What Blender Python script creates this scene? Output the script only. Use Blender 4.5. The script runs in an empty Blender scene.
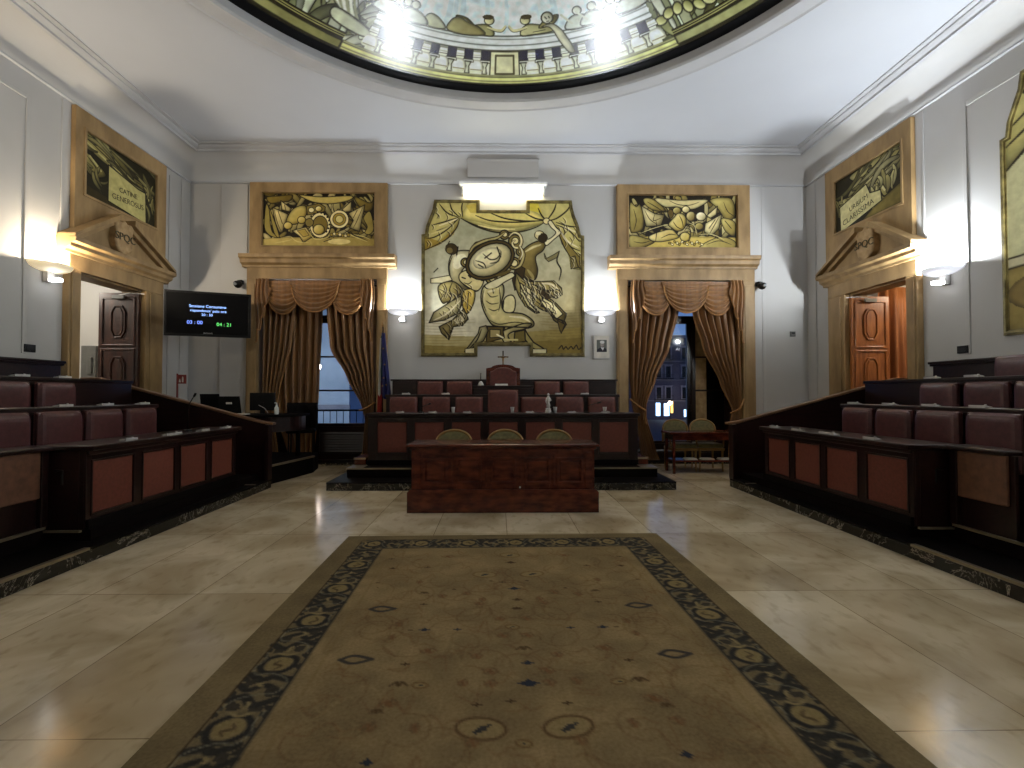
import bpy, bmesh, math, random
import numpy as np
from mathutils import Vector, Matrix
random.seed(7); rng=np.random.RandomState(5)
C=bpy.context.scene.collection
PI=math.pi
def lin(c):
    return tuple(((x/255.)/12.92 if x/255.<=.04045 else ((x/255.+.055)/1.055)**2.4) for x in c)
# ---------------------------------------------------------------- materials
def newmat(name):
    m=bpy.data.materials.new(name); m.use_nodes=True
    nt=m.node_tree; return m,nt,nt.nodes['Principled BSDF']
def mat(name,col,rough=.6,metal=0,col2=None,scale=6,detail=4,bump=0,stretch=(1,1,1),spec=.5,coat=0,emit=0,emitcol=None,sheen=0,alpha=1,trans=0):
    m,nt,b=newmat(name); N=nt.nodes;L=nt.links
    c1=(*lin(col),1)
    b.inputs['Roughness'].default_value=rough; b.inputs['Metallic'].default_value=metal
    b.inputs['Specular IOR Level'].default_value=spec; b.inputs['Coat Weight'].default_value=coat
    b.inputs['Sheen Weight'].default_value=sheen; b.inputs['Alpha'].default_value=alpha
    b.inputs['Transmission Weight'].default_value=trans
    tc=N.new('ShaderNodeTexCoord'); mp=N.new('ShaderNodeMapping'); mp.inputs['Scale'].default_value=stretch
    L.new(tc.outputs['Object'],mp.inputs['Vector'])
    nz=N.new('ShaderNodeTexNoise'); nz.inputs['Scale'].default_value=scale; nz.inputs['Detail'].default_value=detail
    L.new(mp.outputs['Vector'],nz.inputs['Vector'])
    cr=N.new('ShaderNodeValToRGB'); cr.color_ramp.elements[0].position=.35; cr.color_ramp.elements[1].position=.68
    cr.color_ramp.elements[0].color=(*lin(col2 or [x*.9 for x in col]),1); cr.color_ramp.elements[1].color=c1
    L.new(nz.outputs['Fac'],cr.inputs['Fac']); L.new(cr.outputs['Color'],b.inputs['Base Color'])
    if bump:
        bp=N.new('ShaderNodeBump'); bp.inputs['Strength'].default_value=bump; bp.inputs['Distance'].default_value=.01
        L.new(nz.outputs['Fac'],bp.inputs['Height']); L.new(bp.outputs['Normal'],b.inputs['Normal'])
    if emit:
        b.inputs['Emission Color'].default_value=(*lin(emitcol or col),1); b.inputs['Emission Strength'].default_value=emit
    return m
def wood(name,col,col2,rough=.3,scale=3,stretch=(1,9,9)):
    return mat(name,col,rough,col2=col2,scale=scale,detail=8,stretch=stretch,spec=.4,coat=.12)
M={}
M['wall']=mat('wall_plaster',(186,184,182),.75,col2=(177,174,169),scale=.7,detail=3)
M['ceil']=mat('ceiling_plaster',(190,192,197),.8,col2=(184,186,191),scale=.6)
M['mold']=mat('moulding_plaster',(182,182,184),.7,col2=(174,173,174),scale=2)
M['stone']=mat('ochre_stone',(162,132,88),.55,col2=(128,102,64),scale=5,detail=7,stretch=(1,1,.35),bump=.15)
M['stone2']=mat('ochre_stone_shield',(176,146,102),.6,col2=(140,110,70),scale=9,detail=7,bump=.2)
M['wood']=wood('mahogany',(36,15,13),(18,8,7),.28)
M['woodside']=wood('mahogany_cross',(36,15,13),(18,8,7),.28,stretch=(9,1,9))
M['woodred']=wood('red_mahogany',(104,46,30),(56,20,13),.26,scale=3,stretch=(2,6,5))
M['cap']=wood('rubbed_cap_rail',(128,96,70),(84,58,42),.35)
M['dark']=mat('black_wood',(13,8,7),.6,col2=(8,5,5),scale=8,spec=.06)
M['leather']=mat('brown_leather',(104,52,40),.5,col2=(92,45,34),scale=30,bump=.1,spec=.35)
M['leather2']=mat('tan_leather',(112,74,52),.5,col2=(84,54,38),scale=12,bump=.1)
M['seat']=mat('maroon_leather',(84,46,45),.34,col2=(70,37,36),scale=22,bump=.12,spec=.5)
M['seatdull']=mat('maroon_leather_dais',(96,46,38),.4,col2=(80,37,31),scale=22,bump=.12)
M['velvet']=mat('olive_velvet',(112,104,62),.8,col2=(92,86,52),scale=25,sheen=.3)
M['gold']=mat('gilt',(138,112,70),.35,metal=.5,col2=(140,104,54),scale=20)
M['silver']=mat('silver_plastic',(196,193,190),.4,metal=.2,scale=20)
M['white']=mat('white_enamel',(226,226,224),.4,scale=5)
M['paper']=mat('paper',(214,208,196),.8,scale=5)
M['black']=mat('black_plastic',(11,11,12),.45,col2=(8,8,9),scale=10,spec=.2)
M['screen']=mat('black_screen',(5,5,7),.5,col2=(4,4,6),spec=.08)
M['blackm']=mat('black_metal',(20,19,18),.35,metal=.5,scale=10)
M['red']=mat('red_enamel',(120,30,22),.5,scale=5)
M['bronze']=mat('dark_bronze',(60,40,26),.35,metal=.8,col2=(36,24,16),scale=20)
M['nosing']=mat('brass_nosing',(150,136,110),.35,metal=.6,scale=10)
M['curt']=mat('gold_brown_satin',(142,98,50),.42,col2=(108,72,34),scale=2.2,detail=5,stretch=(6,6,.4),sheen=.2,spec=.5)
M['trimc']=mat('curtain_braid',(176,128,72),.6,col2=(130,88,44),scale=40)
M['orange']=mat('orange_door_curtain',(150,92,44),.6,col2=(112,64,28),scale=3,stretch=(5,5,.4))
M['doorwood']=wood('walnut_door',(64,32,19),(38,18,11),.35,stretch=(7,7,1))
M['doorlit']=wood('lit_door_wood',(168,104,52),(124,70,32),.35,stretch=(7,7,1))  # brighter door wood for the right leaf, warm lamp light mixed into its colour
M['carpet']=mat('dark_carpet',(18,11,10),.9,col2=(12,7,7),scale=60,spec=.04)
M['greybox']=mat('grey_metal',(96,96,92),.5,scale=10)
M['flagblue']=mat('blue_flag_cloth',(26,34,104),.7,col2=(18,24,80),scale=6)
M['flaggreen']=mat('green_flag_cloth',(30,84,50),.7,scale=6)
M['flagwhite']=mat('white_flag_cloth',(196,190,176),.7,scale=6)
M['flagred']=mat('red_flag_cloth',(164,36,28),.7,scale=6)
M['glassy']=mat('clear_plastic',(205,210,214),.12,scale=6,trans=.55)
M['frosted']=mat('frosted_glass_warm',(250,240,214),.35,scale=4,emit=.5,emitcol=(255,226,170))
M['frostedw']=mat('frosted_glass_white',(244,246,250),.35,scale=4,emit=.6,emitcol=(240,244,255))
M['lampw']=mat('lit_white_lamp',(250,250,250),.4,emit=12,emitcol=(250,252,255))
M['tube']=mat('lit_fluorescent_tube',(255,250,225),.4,emit=34,emitcol=(255,246,205))
M['txtw']=mat('screen_text_white',(150,190,255),.5,emit=2.2,emitcol=(150,185,255))
M['txtb']=mat('screen_digits_blue',(110,150,255),.5,emit=2.0,emitcol=(120,150,255))
M['txtg']=mat('screen_digits_green',(90,230,110),.5,emit=1.4,emitcol=(110,235,120))
M['inkt']=mat('painted_letter_brown',(70,62,34),.7)
M['facade']=mat('stone_facade',(150,150,158),.8,col2=(118,118,130),scale=.7)
M['facade2']=mat('pale_facade',(176,190,205),.8,col2=(150,165,182),scale=.8)
M['facade3']=mat('evening_facade',(92,92,106),.8,col2=(70,70,86),scale=.2)
M['street']=mat('asphalt',(60,60,62),.8,scale=3)
M['shop_statue_glow']=mat('lit_shop_and_statue',(170,200,235),.5,emit=5,emitcol=(160,200,240))
M['warmglow']=mat('lit_warm_window',(230,190,110),.5,emit=3.5,emitcol=(240,190,100))
M['streetlamp']=mat('lit_street_lamp',(255,236,220),.5,emit=30,emitcol=(255,232,215))
def glassmat():
    m,nt,b=newmat('window_glass'); N=nt.nodes;L=nt.links
    tr=N.new('ShaderNodeBsdfTransparent'); gl=N.new('ShaderNodeBsdfGlossy'); gl.inputs['Roughness'].default_value=.03
    fr=N.new('ShaderNodeFresnel'); fr.inputs['IOR'].default_value=1.45; mx=N.new('ShaderNodeMixShader')
    L.new(fr.outputs[0],mx.inputs[0]);L.new(tr.outputs[0],mx.inputs[1]);L.new(gl.outputs[0],mx.inputs[2])
    L.new(mx.outputs[0],N['Material Output'].inputs[0]); return m
M['glass']=glassmat()
def marblemat():
    m,nt,b=newmat('black_gold_marble'); N=nt.nodes;L=nt.links
    tc=N.new('ShaderNodeTexCoord'); n1=N.new('ShaderNodeTexNoise'); n1.inputs['Scale'].default_value=2.6; n1.inputs['Detail'].default_value=8; n1.inputs['Roughness'].default_value=.64
    n1.inputs['Distortion'].default_value=1.1
    L.new(tc.outputs['Object'],n1.inputs['Vector'])
    cr=N.new('ShaderNodeValToRGB'); e=cr.color_ramp.elements
    e[0].position=.49;e[0].color=(*lin((14,12,11)),1);e[1].position=.5;e[1].color=(*lin((150,140,124)),1)
    x=e.new(.509);x.color=(*lin((20,17,15)),1); y=e.new(.60);y.color=(*lin((16,14,13)),1); z=e.new(.606);z.color=(*lin((130,120,105)),1); w=e.new(.616); w.color=(*lin((18,15,14)),1)
    L.new(n1.outputs['Fac'],cr.inputs['Fac']);L.new(cr.outputs['Color'],b.inputs['Base Color'])
    b.inputs['Roughness'].default_value=.22; return m
M['marble']=marblemat()
def floormat():
    m,nt,b=newmat('travertine_tiles'); N=nt.nodes;L=nt.links
    tc=N.new('ShaderNodeTexCoord'); mp=N.new('ShaderNodeMapping'); mp.inputs['Location'].default_value=(-.03,-.57,0)
    L.new(tc.outputs['Object'],mp.inputs['Vector'])
    br=N.new('ShaderNodeTexBrick'); br.offset=0; br.inputs['Scale'].default_value=1; br.inputs['Brick Width'].default_value=.72
    br.inputs['Row Height'].default_value=1.4; br.inputs['Mortar Size'].default_value=.0035; br.inputs['Mortar Smooth'].default_value=.3
    br.inputs['Color1'].default_value=(*lin((230,215,190)),1); br.inputs['Color2'].default_value=(*lin((192,174,146)),1); br.inputs['Mortar'].default_value=(*lin((140,122,96)),1)
    br.inputs['Bias'].default_value=.1
    L.new(mp.outputs['Vector'],br.inputs['Vector'])
    n1=N.new('ShaderNodeTexNoise'); n1.inputs['Scale'].default_value=1.5; n1.inputs['Detail'].default_value=9; n1.inputs['Distortion'].default_value=.7; L.new(tc.outputs['Object'],n1.inputs['Vector'])
    cr=N.new('ShaderNodeValToRGB'); cr.color_ramp.elements[0].position=.3; cr.color_ramp.elements[0].color=(.62,.56,.46,1); cr.color_ramp.elements[1].position=.62; cr.color_ramp.elements[1].color=(1.05,1.03,1,1)
    L.new(n1.outputs['Fac'],cr.inputs['Fac'])
    n2=N.new('ShaderNodeTexNoise'); n2.inputs['Scale'].default_value=14; n2.inputs['Detail'].default_value=8
    mp2=N.new('ShaderNodeMapping'); mp2.inputs['Scale'].default_value=(1,.45,1); L.new(tc.outputs['Object'],mp2.inputs['Vector']); L.new(mp2.outputs['Vector'],n2.inputs['Vector'])
    cr2=N.new('ShaderNodeValToRGB'); cr2.color_ramp.elements[0].position=.27; cr2.color_ramp.elements[0].color=(.6,.55,.47,1); cr2.color_ramp.elements[1].position=.46; cr2.color_ramp.elements[1].color=(1,1,1,1)
    L.new(n2.outputs['Fac'],cr2.inputs['Fac'])
    a=N.new('ShaderNodeMix'); a.data_type='RGBA'; a.blend_type='MULTIPLY'; a.inputs[0].default_value=1
    L.new(br.outputs['Color'],a.inputs[6]);L.new(cr.outputs['Color'],a.inputs[7])
    c=N.new('ShaderNodeMix'); c.data_type='RGBA'; c.blend_type='MULTIPLY'; c.inputs[0].default_value=.6
    L.new(a.outputs[2],c.inputs[6]);L.new(cr2.outputs['Color'],c.inputs[7]); L.new(c.outputs[2],b.inputs['Base Color'])
    b.inputs['Roughness'].default_value=.2; b.inputs['Specular IOR Level'].default_value=.5
    mr=N.new('ShaderNodeMapRange'); mr.inputs[3].default_value=.09; mr.inputs[4].default_value=.19; L.new(n1.outputs['Fac'],mr.inputs[0]); L.new(mr.outputs[0],b.inputs['Roughness'])
    return m
M['floor']=floormat()
def paintmat(name,rough=.5,spec=.3,weave=0):
    m,nt,b=newmat(name); N=nt.nodes;L=nt.links
    at=N.new('ShaderNodeAttribute'); at.attribute_name='paint'
    nz=N.new('ShaderNodeTexNoise'); nz.inputs['Scale'].default_value=9 if not weave else 60; nz.inputs['Detail'].default_value=6
    tc=N.new('ShaderNodeTexCoord'); L.new(tc.outputs['Object'],nz.inputs['Vector'])
    cr=N.new('ShaderNodeValToRGB'); cr.color_ramp.elements[0].position=.3; cr.color_ramp.elements[0].color=(.78,.76,.7,1) ; cr.color_ramp.elements[1].position=.7; cr.color_ramp.elements[1].color=(1.1,1.1,1.08,1)
    L.new(nz.outputs['Fac'],cr.inputs['Fac'])
    a=N.new('ShaderNodeMix'); a.data_type='RGBA'; a.blend_type='MULTIPLY'; a.inputs[0].default_value=.8
    L.new(at.outputs['Color'],a.inputs[6]);L.new(cr.outputs['Color'],a.inputs[7]);L.new(a.outputs[2],b.inputs['Base Color'])
    b.inputs['Roughness'].default_value=rough; b.inputs['Specular IOR Level'].default_value=spec
    return m
M['paint']=paintmat('painted_canvas',.55,.25)
M['fresco']=paintmat('varnished_ceiling_canvas',.26,1.0)
M['rug']=paintmat('wool_rug',.95,.05,1)
# ---------------------------------------------------------------- mesh building
class MB:
    def __init__(s): s.v=[];s.f=[]
    def add(s,v,f):
        o=len(s.v); s.v+= [tuple(map(float,p)) for p in v]; s.f+=[tuple(i+o for i in q) for q in f]; return s
    def box(s,x0,x1,y0,y1,z0,z1):
        return s.add([(x0,y0,z0),(x1,y0,z0),(x1,y1,z0),(x0,y1,z0),(x0,y0,z1),(x1,y0,z1),(x1,y1,z1),(x0,y1,z1)],
          [(0,3,2,1),(4,5,6,7),(0,1,5,4),(1,2,6,5),(2,3,7,6),(3,0,4,7)])
    def prism(s,pts,ax,a,b):   # pts 2d polygon in the plane normal to axis ax
        n=len(pts)
        def P(p,t): return (t,p[0],p[1]) if ax=='x' else ((p[0],t,p[1]) if ax=='y' else (p[0],p[1],t))
        return s.add([P(p,a) for p in pts]+[P(p,b) for p in pts],[tuple(range(n))[::-1],tuple(range(n,2*n))]+[(i,(i+1)%n,n+(i+1)%n,n+i) for i in range(n)])
    def ring(s,outer,inner,ax,a,b):  # frame between two polygons of equal length
        n=len(outer)
        def P(p,t): return (t,p[0],p[1]) if ax=='x' else ((p[0],t,p[1]) if ax=='y' else (p[0],p[1],t))
        v=[P(p,a) for p in outer]+[P(p,a) for p in inner]+[P(p,b) for p in outer]+[P(p,b) for p in inner]
        f=[]
        for i in range(n):
            j=(i+1)%n
            f+=[(i,j,n+j,n+i),(2*n+i,3*n+i,3*n+j,2*n+j),(i,2*n+i,2*n+j,j),(n+i,n+j,3*n+j,3*n+i)]
        return s.add(v,f)
    def tube(s,pts,r,n=8,cap=True):
        pts=[Vector(p) for p in pts]; v=[];f=[]
        rs=r if isinstance(r,(list,tuple)) else [r]*len(pts)
        up=None
        for i,p in enumerate(pts):
            t=(pts[min(i+1,len(pts)-1)]-pts[max(i-1,0)]).normalized()
            a=t.orthogonal().normalized() if up is None else (up-t*up.dot(t)).normalized(); up=a
            b=t.cross(a)
            for k in range(n):
                q=2*PI*k/n; v.append(p+(a*math.cos(q)+b*math.sin(q))*rs[i])
        for i in range(len(pts)-1):
            for k in range(n):
                f.append((i*n+k,i*n+(k+1)%n,(i+1)*n+(k+1)%n,(i+1)*n+k))
        if cap: f+=[tuple(range(n))[::-1],tuple(range((len(pts)-1)*n,len(pts)*n))]
        return s.add(v,f)
    def lathe(s,prof,c,n=20,a0=0,a1=2*PI):
        full=abs(a1-a0-2*PI)<1e-6; m=n if full else n+1
        v=[];f=[]
        for (r,z) in prof:
            for k in range(m):
                q=a0+(a1-a0)*k/n; v.append((c[0]+r*math.cos(q),c[1]+r*math.sin(q),c[2]+z))
        for i in range(len(prof)-1):
            for k in range(n):
                f.append((i*m+k,i*m+(k+1)%m,(i+1)*m+(k+1)%m,(i+1)*m+k))
        if full and prof[0][0]<.6: f+=[tuple(range(m))[::-1],tuple(range((len(prof)-1)*m,len(prof)*m))]
        return s.add(v,f)
    def sheet(s,fn,nu,nv):  # fn(u,v)->xyz
        v=[fn(i/nu,j/nv) for j in range(nv+1) for i in range(nu+1)]
        return s.add(v,[(j*(nu+1)+i,j*(nu+1)+i+1,(j+1)*(nu+1)+i+1,(j+1)*(nu+1)+i) for j in range(nv) for i in range(nu)])
    def build(s,name,m,parent=None,off=(0,0,0),bevel=0,smooth=False,solid=0,seg=2,kind=None,label=None):
        me=bpy.data.meshes.new(name); me.from_pydata([(p[0]-off[0],p[1]-off[1],p[2]-off[2]) for p in s.v],[],s.f)
        bm=bmesh.new(); bm.from_mesh(me); bmesh.ops.recalc_face_normals(bm,faces=bm.faces); bm.to_mesh(me); bm.free()
        if smooth: me.polygons.foreach_set('use_smooth',[True]*len(me.polygons))
        me.materials.append(M[m] if isinstance(m,str) else m)
        o=bpy.data.objects.new(name,me); C.objects.link(o)
        if parent: o.parent=parent
        if solid:
            q=o.modifiers.new('s','SOLIDIFY'); q.thickness=solid; q.offset=0
        if bevel:
            q=o.modifiers.new('b','BEVEL'); q.width=bevel; q.segments=seg; q.limit_method='ANGLE'; q.angle_limit=.6
        if kind: o['kind']=kind
        if label: o['label']=label
        return o
def thing(name,label,cat,loc=(0,0,0),rz=0,group=None):
    o=bpy.data.objects.new(name,None); o.empty_display_size=.1; C.objects.link(o); o.location=loc; o.rotation_euler=(0,0,rz)
    o['label']=label;o['category']=cat
    if group:o['group']=group
    return o
def tag(o,label,cat,group=None):
    o['label']=label;o['category']=cat
    if group:o['group']=group
    return o
def kids(o): return [c for c in bpy.data.objects if c.parent==o]
KC={}
def dup(o,loc,rz=0,label=None,group=None):
    if o.name not in KC: KC[o.name]=[(c,[g for g in kids(c)]) for c in kids(o)]
    r=o.copy(); C.objects.link(r); r.location=loc; r.rotation_euler=(0,0,rz)
    if label:r['label']=label
    if group:r['group']=group
    for c,gs in KC[o.name]:
        d=c.copy(); C.objects.link(d); d.parent=r
        for g in gs:
            e=g.copy(); C.objects.link(e); e.parent=d
    return r
def text(s,size,m,parent,loc,rot,depth=.001,name='lettering',align='CENTER'):
    cu=bpy.data.curves.new(name,'FONT'); cu.body=s; cu.size=size; cu.extrude=depth; cu.align_x=align; cu.align_y='CENTER'
    tmp=bpy.data.objects.new(name,cu); C.objects.link(tmp); bpy.context.view_layer.update()
    me=bpy.data.meshes.new_from_object(tmp.evaluated_get(bpy.context.evaluated_depsgraph_get())); bpy.data.objects.remove(tmp); bpy.data.curves.remove(cu)
    me.name=name; me.materials.clear(); me.materials.append(M[m])
    o=bpy.data.objects.new(name,me); C.objects.link(o); o.parent=parent; o.location=loc; o.rotation_euler=rot
    return o
def struct(o): o['kind']='structure'; return o
def srect(n0,n1): pass
# ---------------------------------------------------------------- painter
def catmull(pts,k=6,closed=False):
    P=[np.array(p,float) for p in pts]; n=len(P); out=[]
    if n<3: return [tuple(p) for p in P]
    R=range(n) if closed else range(n-1)
    for i in R:
        p0=P[(i-1)%n] if closed or i>0 else P[0]; p1=P[i];p2=P[(i+1)%n];p3=P[(i+2)%n] if closed or i+2<n else P[-1]
        for t in range(k):
            t/=k
            out.append(tuple(.5*((2*p1)+(-p0+p2)*t+(2*p0-5*p1+4*p2-p3)*t*t+(-p0+3*p1-3*p2+p3)*t**3)))
    if not closed: out.append(tuple(P[-1]))
    return out
class Cv:
    def __init__(s,x0,y0,x1,y1,ppu,bg):
        s.x0,s.y0,s.ppu=x0,y0,ppu; s.w=int(round((x1-x0)*ppu))+1; s.h=int(round((y1-y0)*ppu))+1
        s.x1,s.y1=x1,y1
        s.X,s.Y=np.meshgrid(np.linspace(x0,x1,s.w),np.linspace(y0,y1,s.h)); s.A=np.zeros((s.h,s.w,3)); s.A[:]=bg
    def win(s,a,b,c,d):
        i0=max(0,int((a-s.x0)*s.ppu)-1);i1=min(s.w,int((c-s.x0)*s.ppu)+3);j0=max(0,int((b-s.y0)*s.ppu)-1);j1=min(s.h,int((d-s.y0)*s.ppu)+3)
        if i0>=i1 or j0>=j1: return None
        return (slice(j0,j1),slice(i0,i1))
    def mix(s,W,m,col):
        col=np.array(col,float); s.A[W]=s.A[W]*(1-m[...,None])+col*m[...,None]
    def line(s,pts,w,col,a=1,smooth=True,taper=True,closed=False):
        if smooth: pts=catmull(pts,5,closed)
        elif closed: pts=list(pts)+[pts[0]]
        n=len(pts)-1; xs=[p[0] for p in pts];ys=[p[1] for p in pts]
        W=s.win(min(xs)-w-1/s.ppu,min(ys)-w-1/s.ppu,max(xs)+w+1/s.ppu,max(ys)+w+1/s.ppu)
        if W is None:return
        X=s.X[W];Y=s.Y[W];m=np.zeros(X.shape)
        for i in range(n):
            ax,ay=pts[i];bx,by=pts[i+1];dx,dy=bx-ax,by-ay;L=dx*dx+dy*dy+1e-12
            t=np.clip(((X-ax)*dx+(Y-ay)*dy)/L,0,1);d=np.hypot(X-ax-t*dx,Y-ay-t*dy)
            ww=w*.5
            if taper and not closed: ww*= .35+.65*math.sin(PI*(i+.5)/n)
            m=np.maximum(m,np.clip((ww-d)*s.ppu+.5,0,1))
        s.mix(W,m*a,col)
    def poly(s,pts,col,edge=None,ew=1,smooth=False,shade=None,a=1,sdir=(1,1)):
        if smooth: pts=catmull(pts,5,True)
        xs=[p[0] for p in pts];ys=[p[1] for p in pts];W=s.win(min(xs),min(ys),max(xs),max(ys))
        if W is None:return
        X=s.X[W];Y=s.Y[W];ins=np.zeros(X.shape,bool);n=len(pts)
        for i in range(n):
            ax,ay=pts[i];bx,by=pts[(i+1)%n]
            if ay==by: continue
            c=((ay>Y)!=(by>Y))&(X<(bx-ax)*(Y-ay)/(by-ay)+ax); ins^=c
        m=ins.astype(float)*a
        if shade is not None:
            cx,cy=sum(xs)/n,sum(ys)/n;sz=max(max(xs)-min(xs),max(ys)-min(ys))*.7+1e-9
            g=np.clip(.5+.5*((X-cx)*sdir[0]+(Y-cy)*sdir[1])/sz,0,1)[...,None]
            cc=np.array(col,float)*(1-g)+np.array(shade,float)*g
            rad=max(1,int(min(max(xs)-min(xs),max(ys)-min(ys))*s.ppu*.13)); rad=min(rad,9)
            bl=ins.astype(float)
            for _ in range(2):
                for ax in(0,1):
                    k=np.concatenate([np.zeros_like(bl.take([0]*rad,ax)),bl,np.zeros_like(bl.take([0]*(rad+1),ax))],ax); cs=np.cumsum(k,ax); n_=bl.shape[ax]
                    bl=(cs.take(range(2*rad,2*rad+n_),ax)-cs.take(range(0,n_),ax))/(2*rad)
            fq=np.clip((bl-.45)/.5,0,1)[...,None]; cc=cc*(.66+.42*fq)
            s.A[W]=s.A[W]*(1-m[...,None])+cc*m[...,None]
        else: s.mix(W,m,col)
        if edge is not None: s.line(pts,ew,edge,smooth=False,closed=True)
    def ell(s,cx,cy,rx,ry,rot,col,edge=None,ew=1,shade=None):
        q=math.radians(rot);pts=[(cx+rx*math.cos(t)*math.cos(q)-ry*math.sin(t)*math.sin(q),cy+rx*math.cos(t)*math.sin(q)+ry*math.sin(t)*math.cos(q)) for t in np.linspace(0,2*PI,20,endpoint=False)]
        s.poly(pts,col,edge,ew,shade=shade)
    def noise(s,amt,cell):
        gh,gw=int(s.h/cell)+3,int(s.w/cell)+3;g=rng.rand(gh,gw)
        yy=np.linspace(0,gh-1.001,s.h);xx=np.linspace(0,gw-1.001,s.w);yi=yy.astype(int);xi=xx.astype(int);fy=(yy-yi)[:,None];fx=(xx-xi)[None]
        fy=fy*fy*(3-2*fy);fx=fx*fx*(3-2*fx)
        n=(g[yi][:,xi]*(1-fx)+g[yi][:,xi+1]*fx)*(1-fy)+(g[yi+1][:,xi]*(1-fx)+g[yi+1][:,xi+1]*fx)*fy
        s.A*= (1+amt*(n-.5))[...,None]
    def grade(s,k,piv,off,tint=(1,1,1)):
        s.A=np.clip((s.A-piv)*k+off,6,250)*np.array(tint)
    def grid(s,name,m,fn,parent=None,off=(0,0,0),keep=None):
        """mesh whose vertices carry the canvas colours; fn(X,Y)->x,y,z arrays"""
        x,y,z=fn(s.X,s.Y); co=np.stack([x-off[0],y-off[1],z-off[2]],-1).reshape(-1,3)
        idx=np.arange(s.w*s.h).reshape(s.h,s.w)
        q=np.stack([idx[:-1,:-1],idx[:-1,1:],idx[1:,1:],idx[1:,:-1]],-1)
        if keep is not None: q=q[keep(s.X[:-1,:-1]+.5/s.ppu,s.Y[:-1,:-1]+.5/s.ppu)]
        q=q.reshape(-1,4); used=np.unique(q); remap=np.full(s.w*s.h,-1); remap[used]=np.arange(len(used)); q=remap[q]; co=co[used]
        me=bpy.data.meshes.new(name); me.vertices.add(len(co)); me.vertices.foreach_set('co',co.ravel().astype('f'))
        me.loops.add(q.size); me.loops.foreach_set('vertex_index',q.ravel().astype('i'))
        me.polygons.add(len(q)); me.polygons.foreach_set('loop_start',np.arange(0,q.size,4).astype('i'))
        try: me.polygons.foreach_set('loop_total',np.full(len(q),4,'i'))
        except Exception: pass
        me.update(calc_edges=True); me.validate()
        a=np.clip(s.A.reshape(-1,3)[used]/255.,0,1); a=np.where(a<=.04045,a/12.92,((a+.055)/1.055)**2.4)
        at=me.color_attributes.new('paint','FLOAT_COLOR','POINT'); at.data.foreach_set('color',np.concatenate([a,np.ones((len(a),1))],1).ravel().astype('f'))
        me.materials.append(M[m]); me.polygons.foreach_set('use_smooth',[True]*len(me.polygons))
        o=bpy.data.objects.new(name,me); C.objects.link(o)
        if parent:o.parent=parent
        return o
# ================================================================ room shell
XW=6.13; YB=9.46; YF=-2.46; ZC=6.12; DC=(0,3.5)
struct(MB().box(-9,9,YF-.3,10.6,-.12,0).build('floor','floor'))
# back wall with two window openings
W1=(-4.77,-2.44); W2=(2.48,4.78); WH=3.62
b=MB()
for a,c in((-XW-.4,W1[0]),(W1[1],W2[0]),(W2[1],XW+.4)): b.box(a,c,YB,YB+.5,0,6.3)
for w in(W1,W2): b.box(w[0],w[1],YB,YB+.5,WH,6.3)
b.build('wall_back','wall',kind='structure')
D0,D1,DH=6.93,8.20,3.13; DY={-1:0,1:.13}
for s,nm in((-1,'left'),(1,'right')):
    b=MB()
    x0,x1=sorted((s*XW,s*(XW+.35)))
    e0,e1=D0+DY[s],D1+DY[s]
    b.box(x0,x1,YF,e0,0,6.3).box(x0,x1,e1,YB,0,6.3).box(x0,x1,e0,e1,DH,6.3)
    o=b.build('wall_'+nm,'wall',kind='structure')
    # raised panel moulding on the wall
    q=MB(); xa,xb=sorted((s*XW,s*(XW-.014)))
    q.box(xa,xb,6.18,6.24,1.9,5.24).box(xa,xb,YF+.5,6.18,5.18,5.24).box(xa,xb,6.68+DY[s],6.72+DY[s],3.6,5.5)
    q.box(xa,xb,8.86,8.92,1.0,5.42).box(xa,xb,9.2,9.46,0,5.5)
    q.build('trim_%d'%(1 if s<0 else 2),'wall',kind='structure',bevel=.01)
MB().box(-XW-.4,XW+.4,YF-.3,YF,0,6.3).build('wall_front','wall',kind='structure')
b=MB().box(-5.5,-4.98,YB-.03,YB,0,5.5).box(5.2,5.26,YB-.012,YB,0,5.5)
b.build('trim_3','wall',kind='structure',bevel=.008)
MB().box(-XW,W1[0]-.2,YB-.03,YB,0,.18).box(W1[1]+.2,W2[0]-.2,YB-.03,YB,0,.18).box(W2[1]+.2,XW,YB-.03,YB,0,.18).build('baseboard_back','marble',kind='structure')
# ceiling with round opening
cx,cy=DC; RX=XW-.3; RY=(YB-YF)/2-.3
angs=sorted(set([2*PI*i/180 for i in range(180)]+[math.atan2(sy*RY,sx*RX)%(2*PI) for sx in(-1,1) for sy in(-1,1)]))
v=[];f=[]
for q in angs:
    c,s_=math.cos(q),math.sin(q); k=min(RX/abs(c) if abs(c)>1e-9 else 1e9,RY/abs(s_) if abs(s_)>1e-9 else 1e9)
    for (x,y,z) in((c*4.1,s_*4.1,ZC),(c*k,s_*k,ZC),(c*k,s_*k,ZC+.2),(c*4.1,s_*4.1,ZC+.2)): v.append((cx+x,cy+y,z))
n=len(angs)
for i in range(n):
    j=(i+1)%n
    for k in range(4): f.append((4*i+k,4*j+k,4*j+(k+1)%4,4*i+(k+1)%4))
MB().add(v,f).build('ceiling','ceil',kind='structure')
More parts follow.
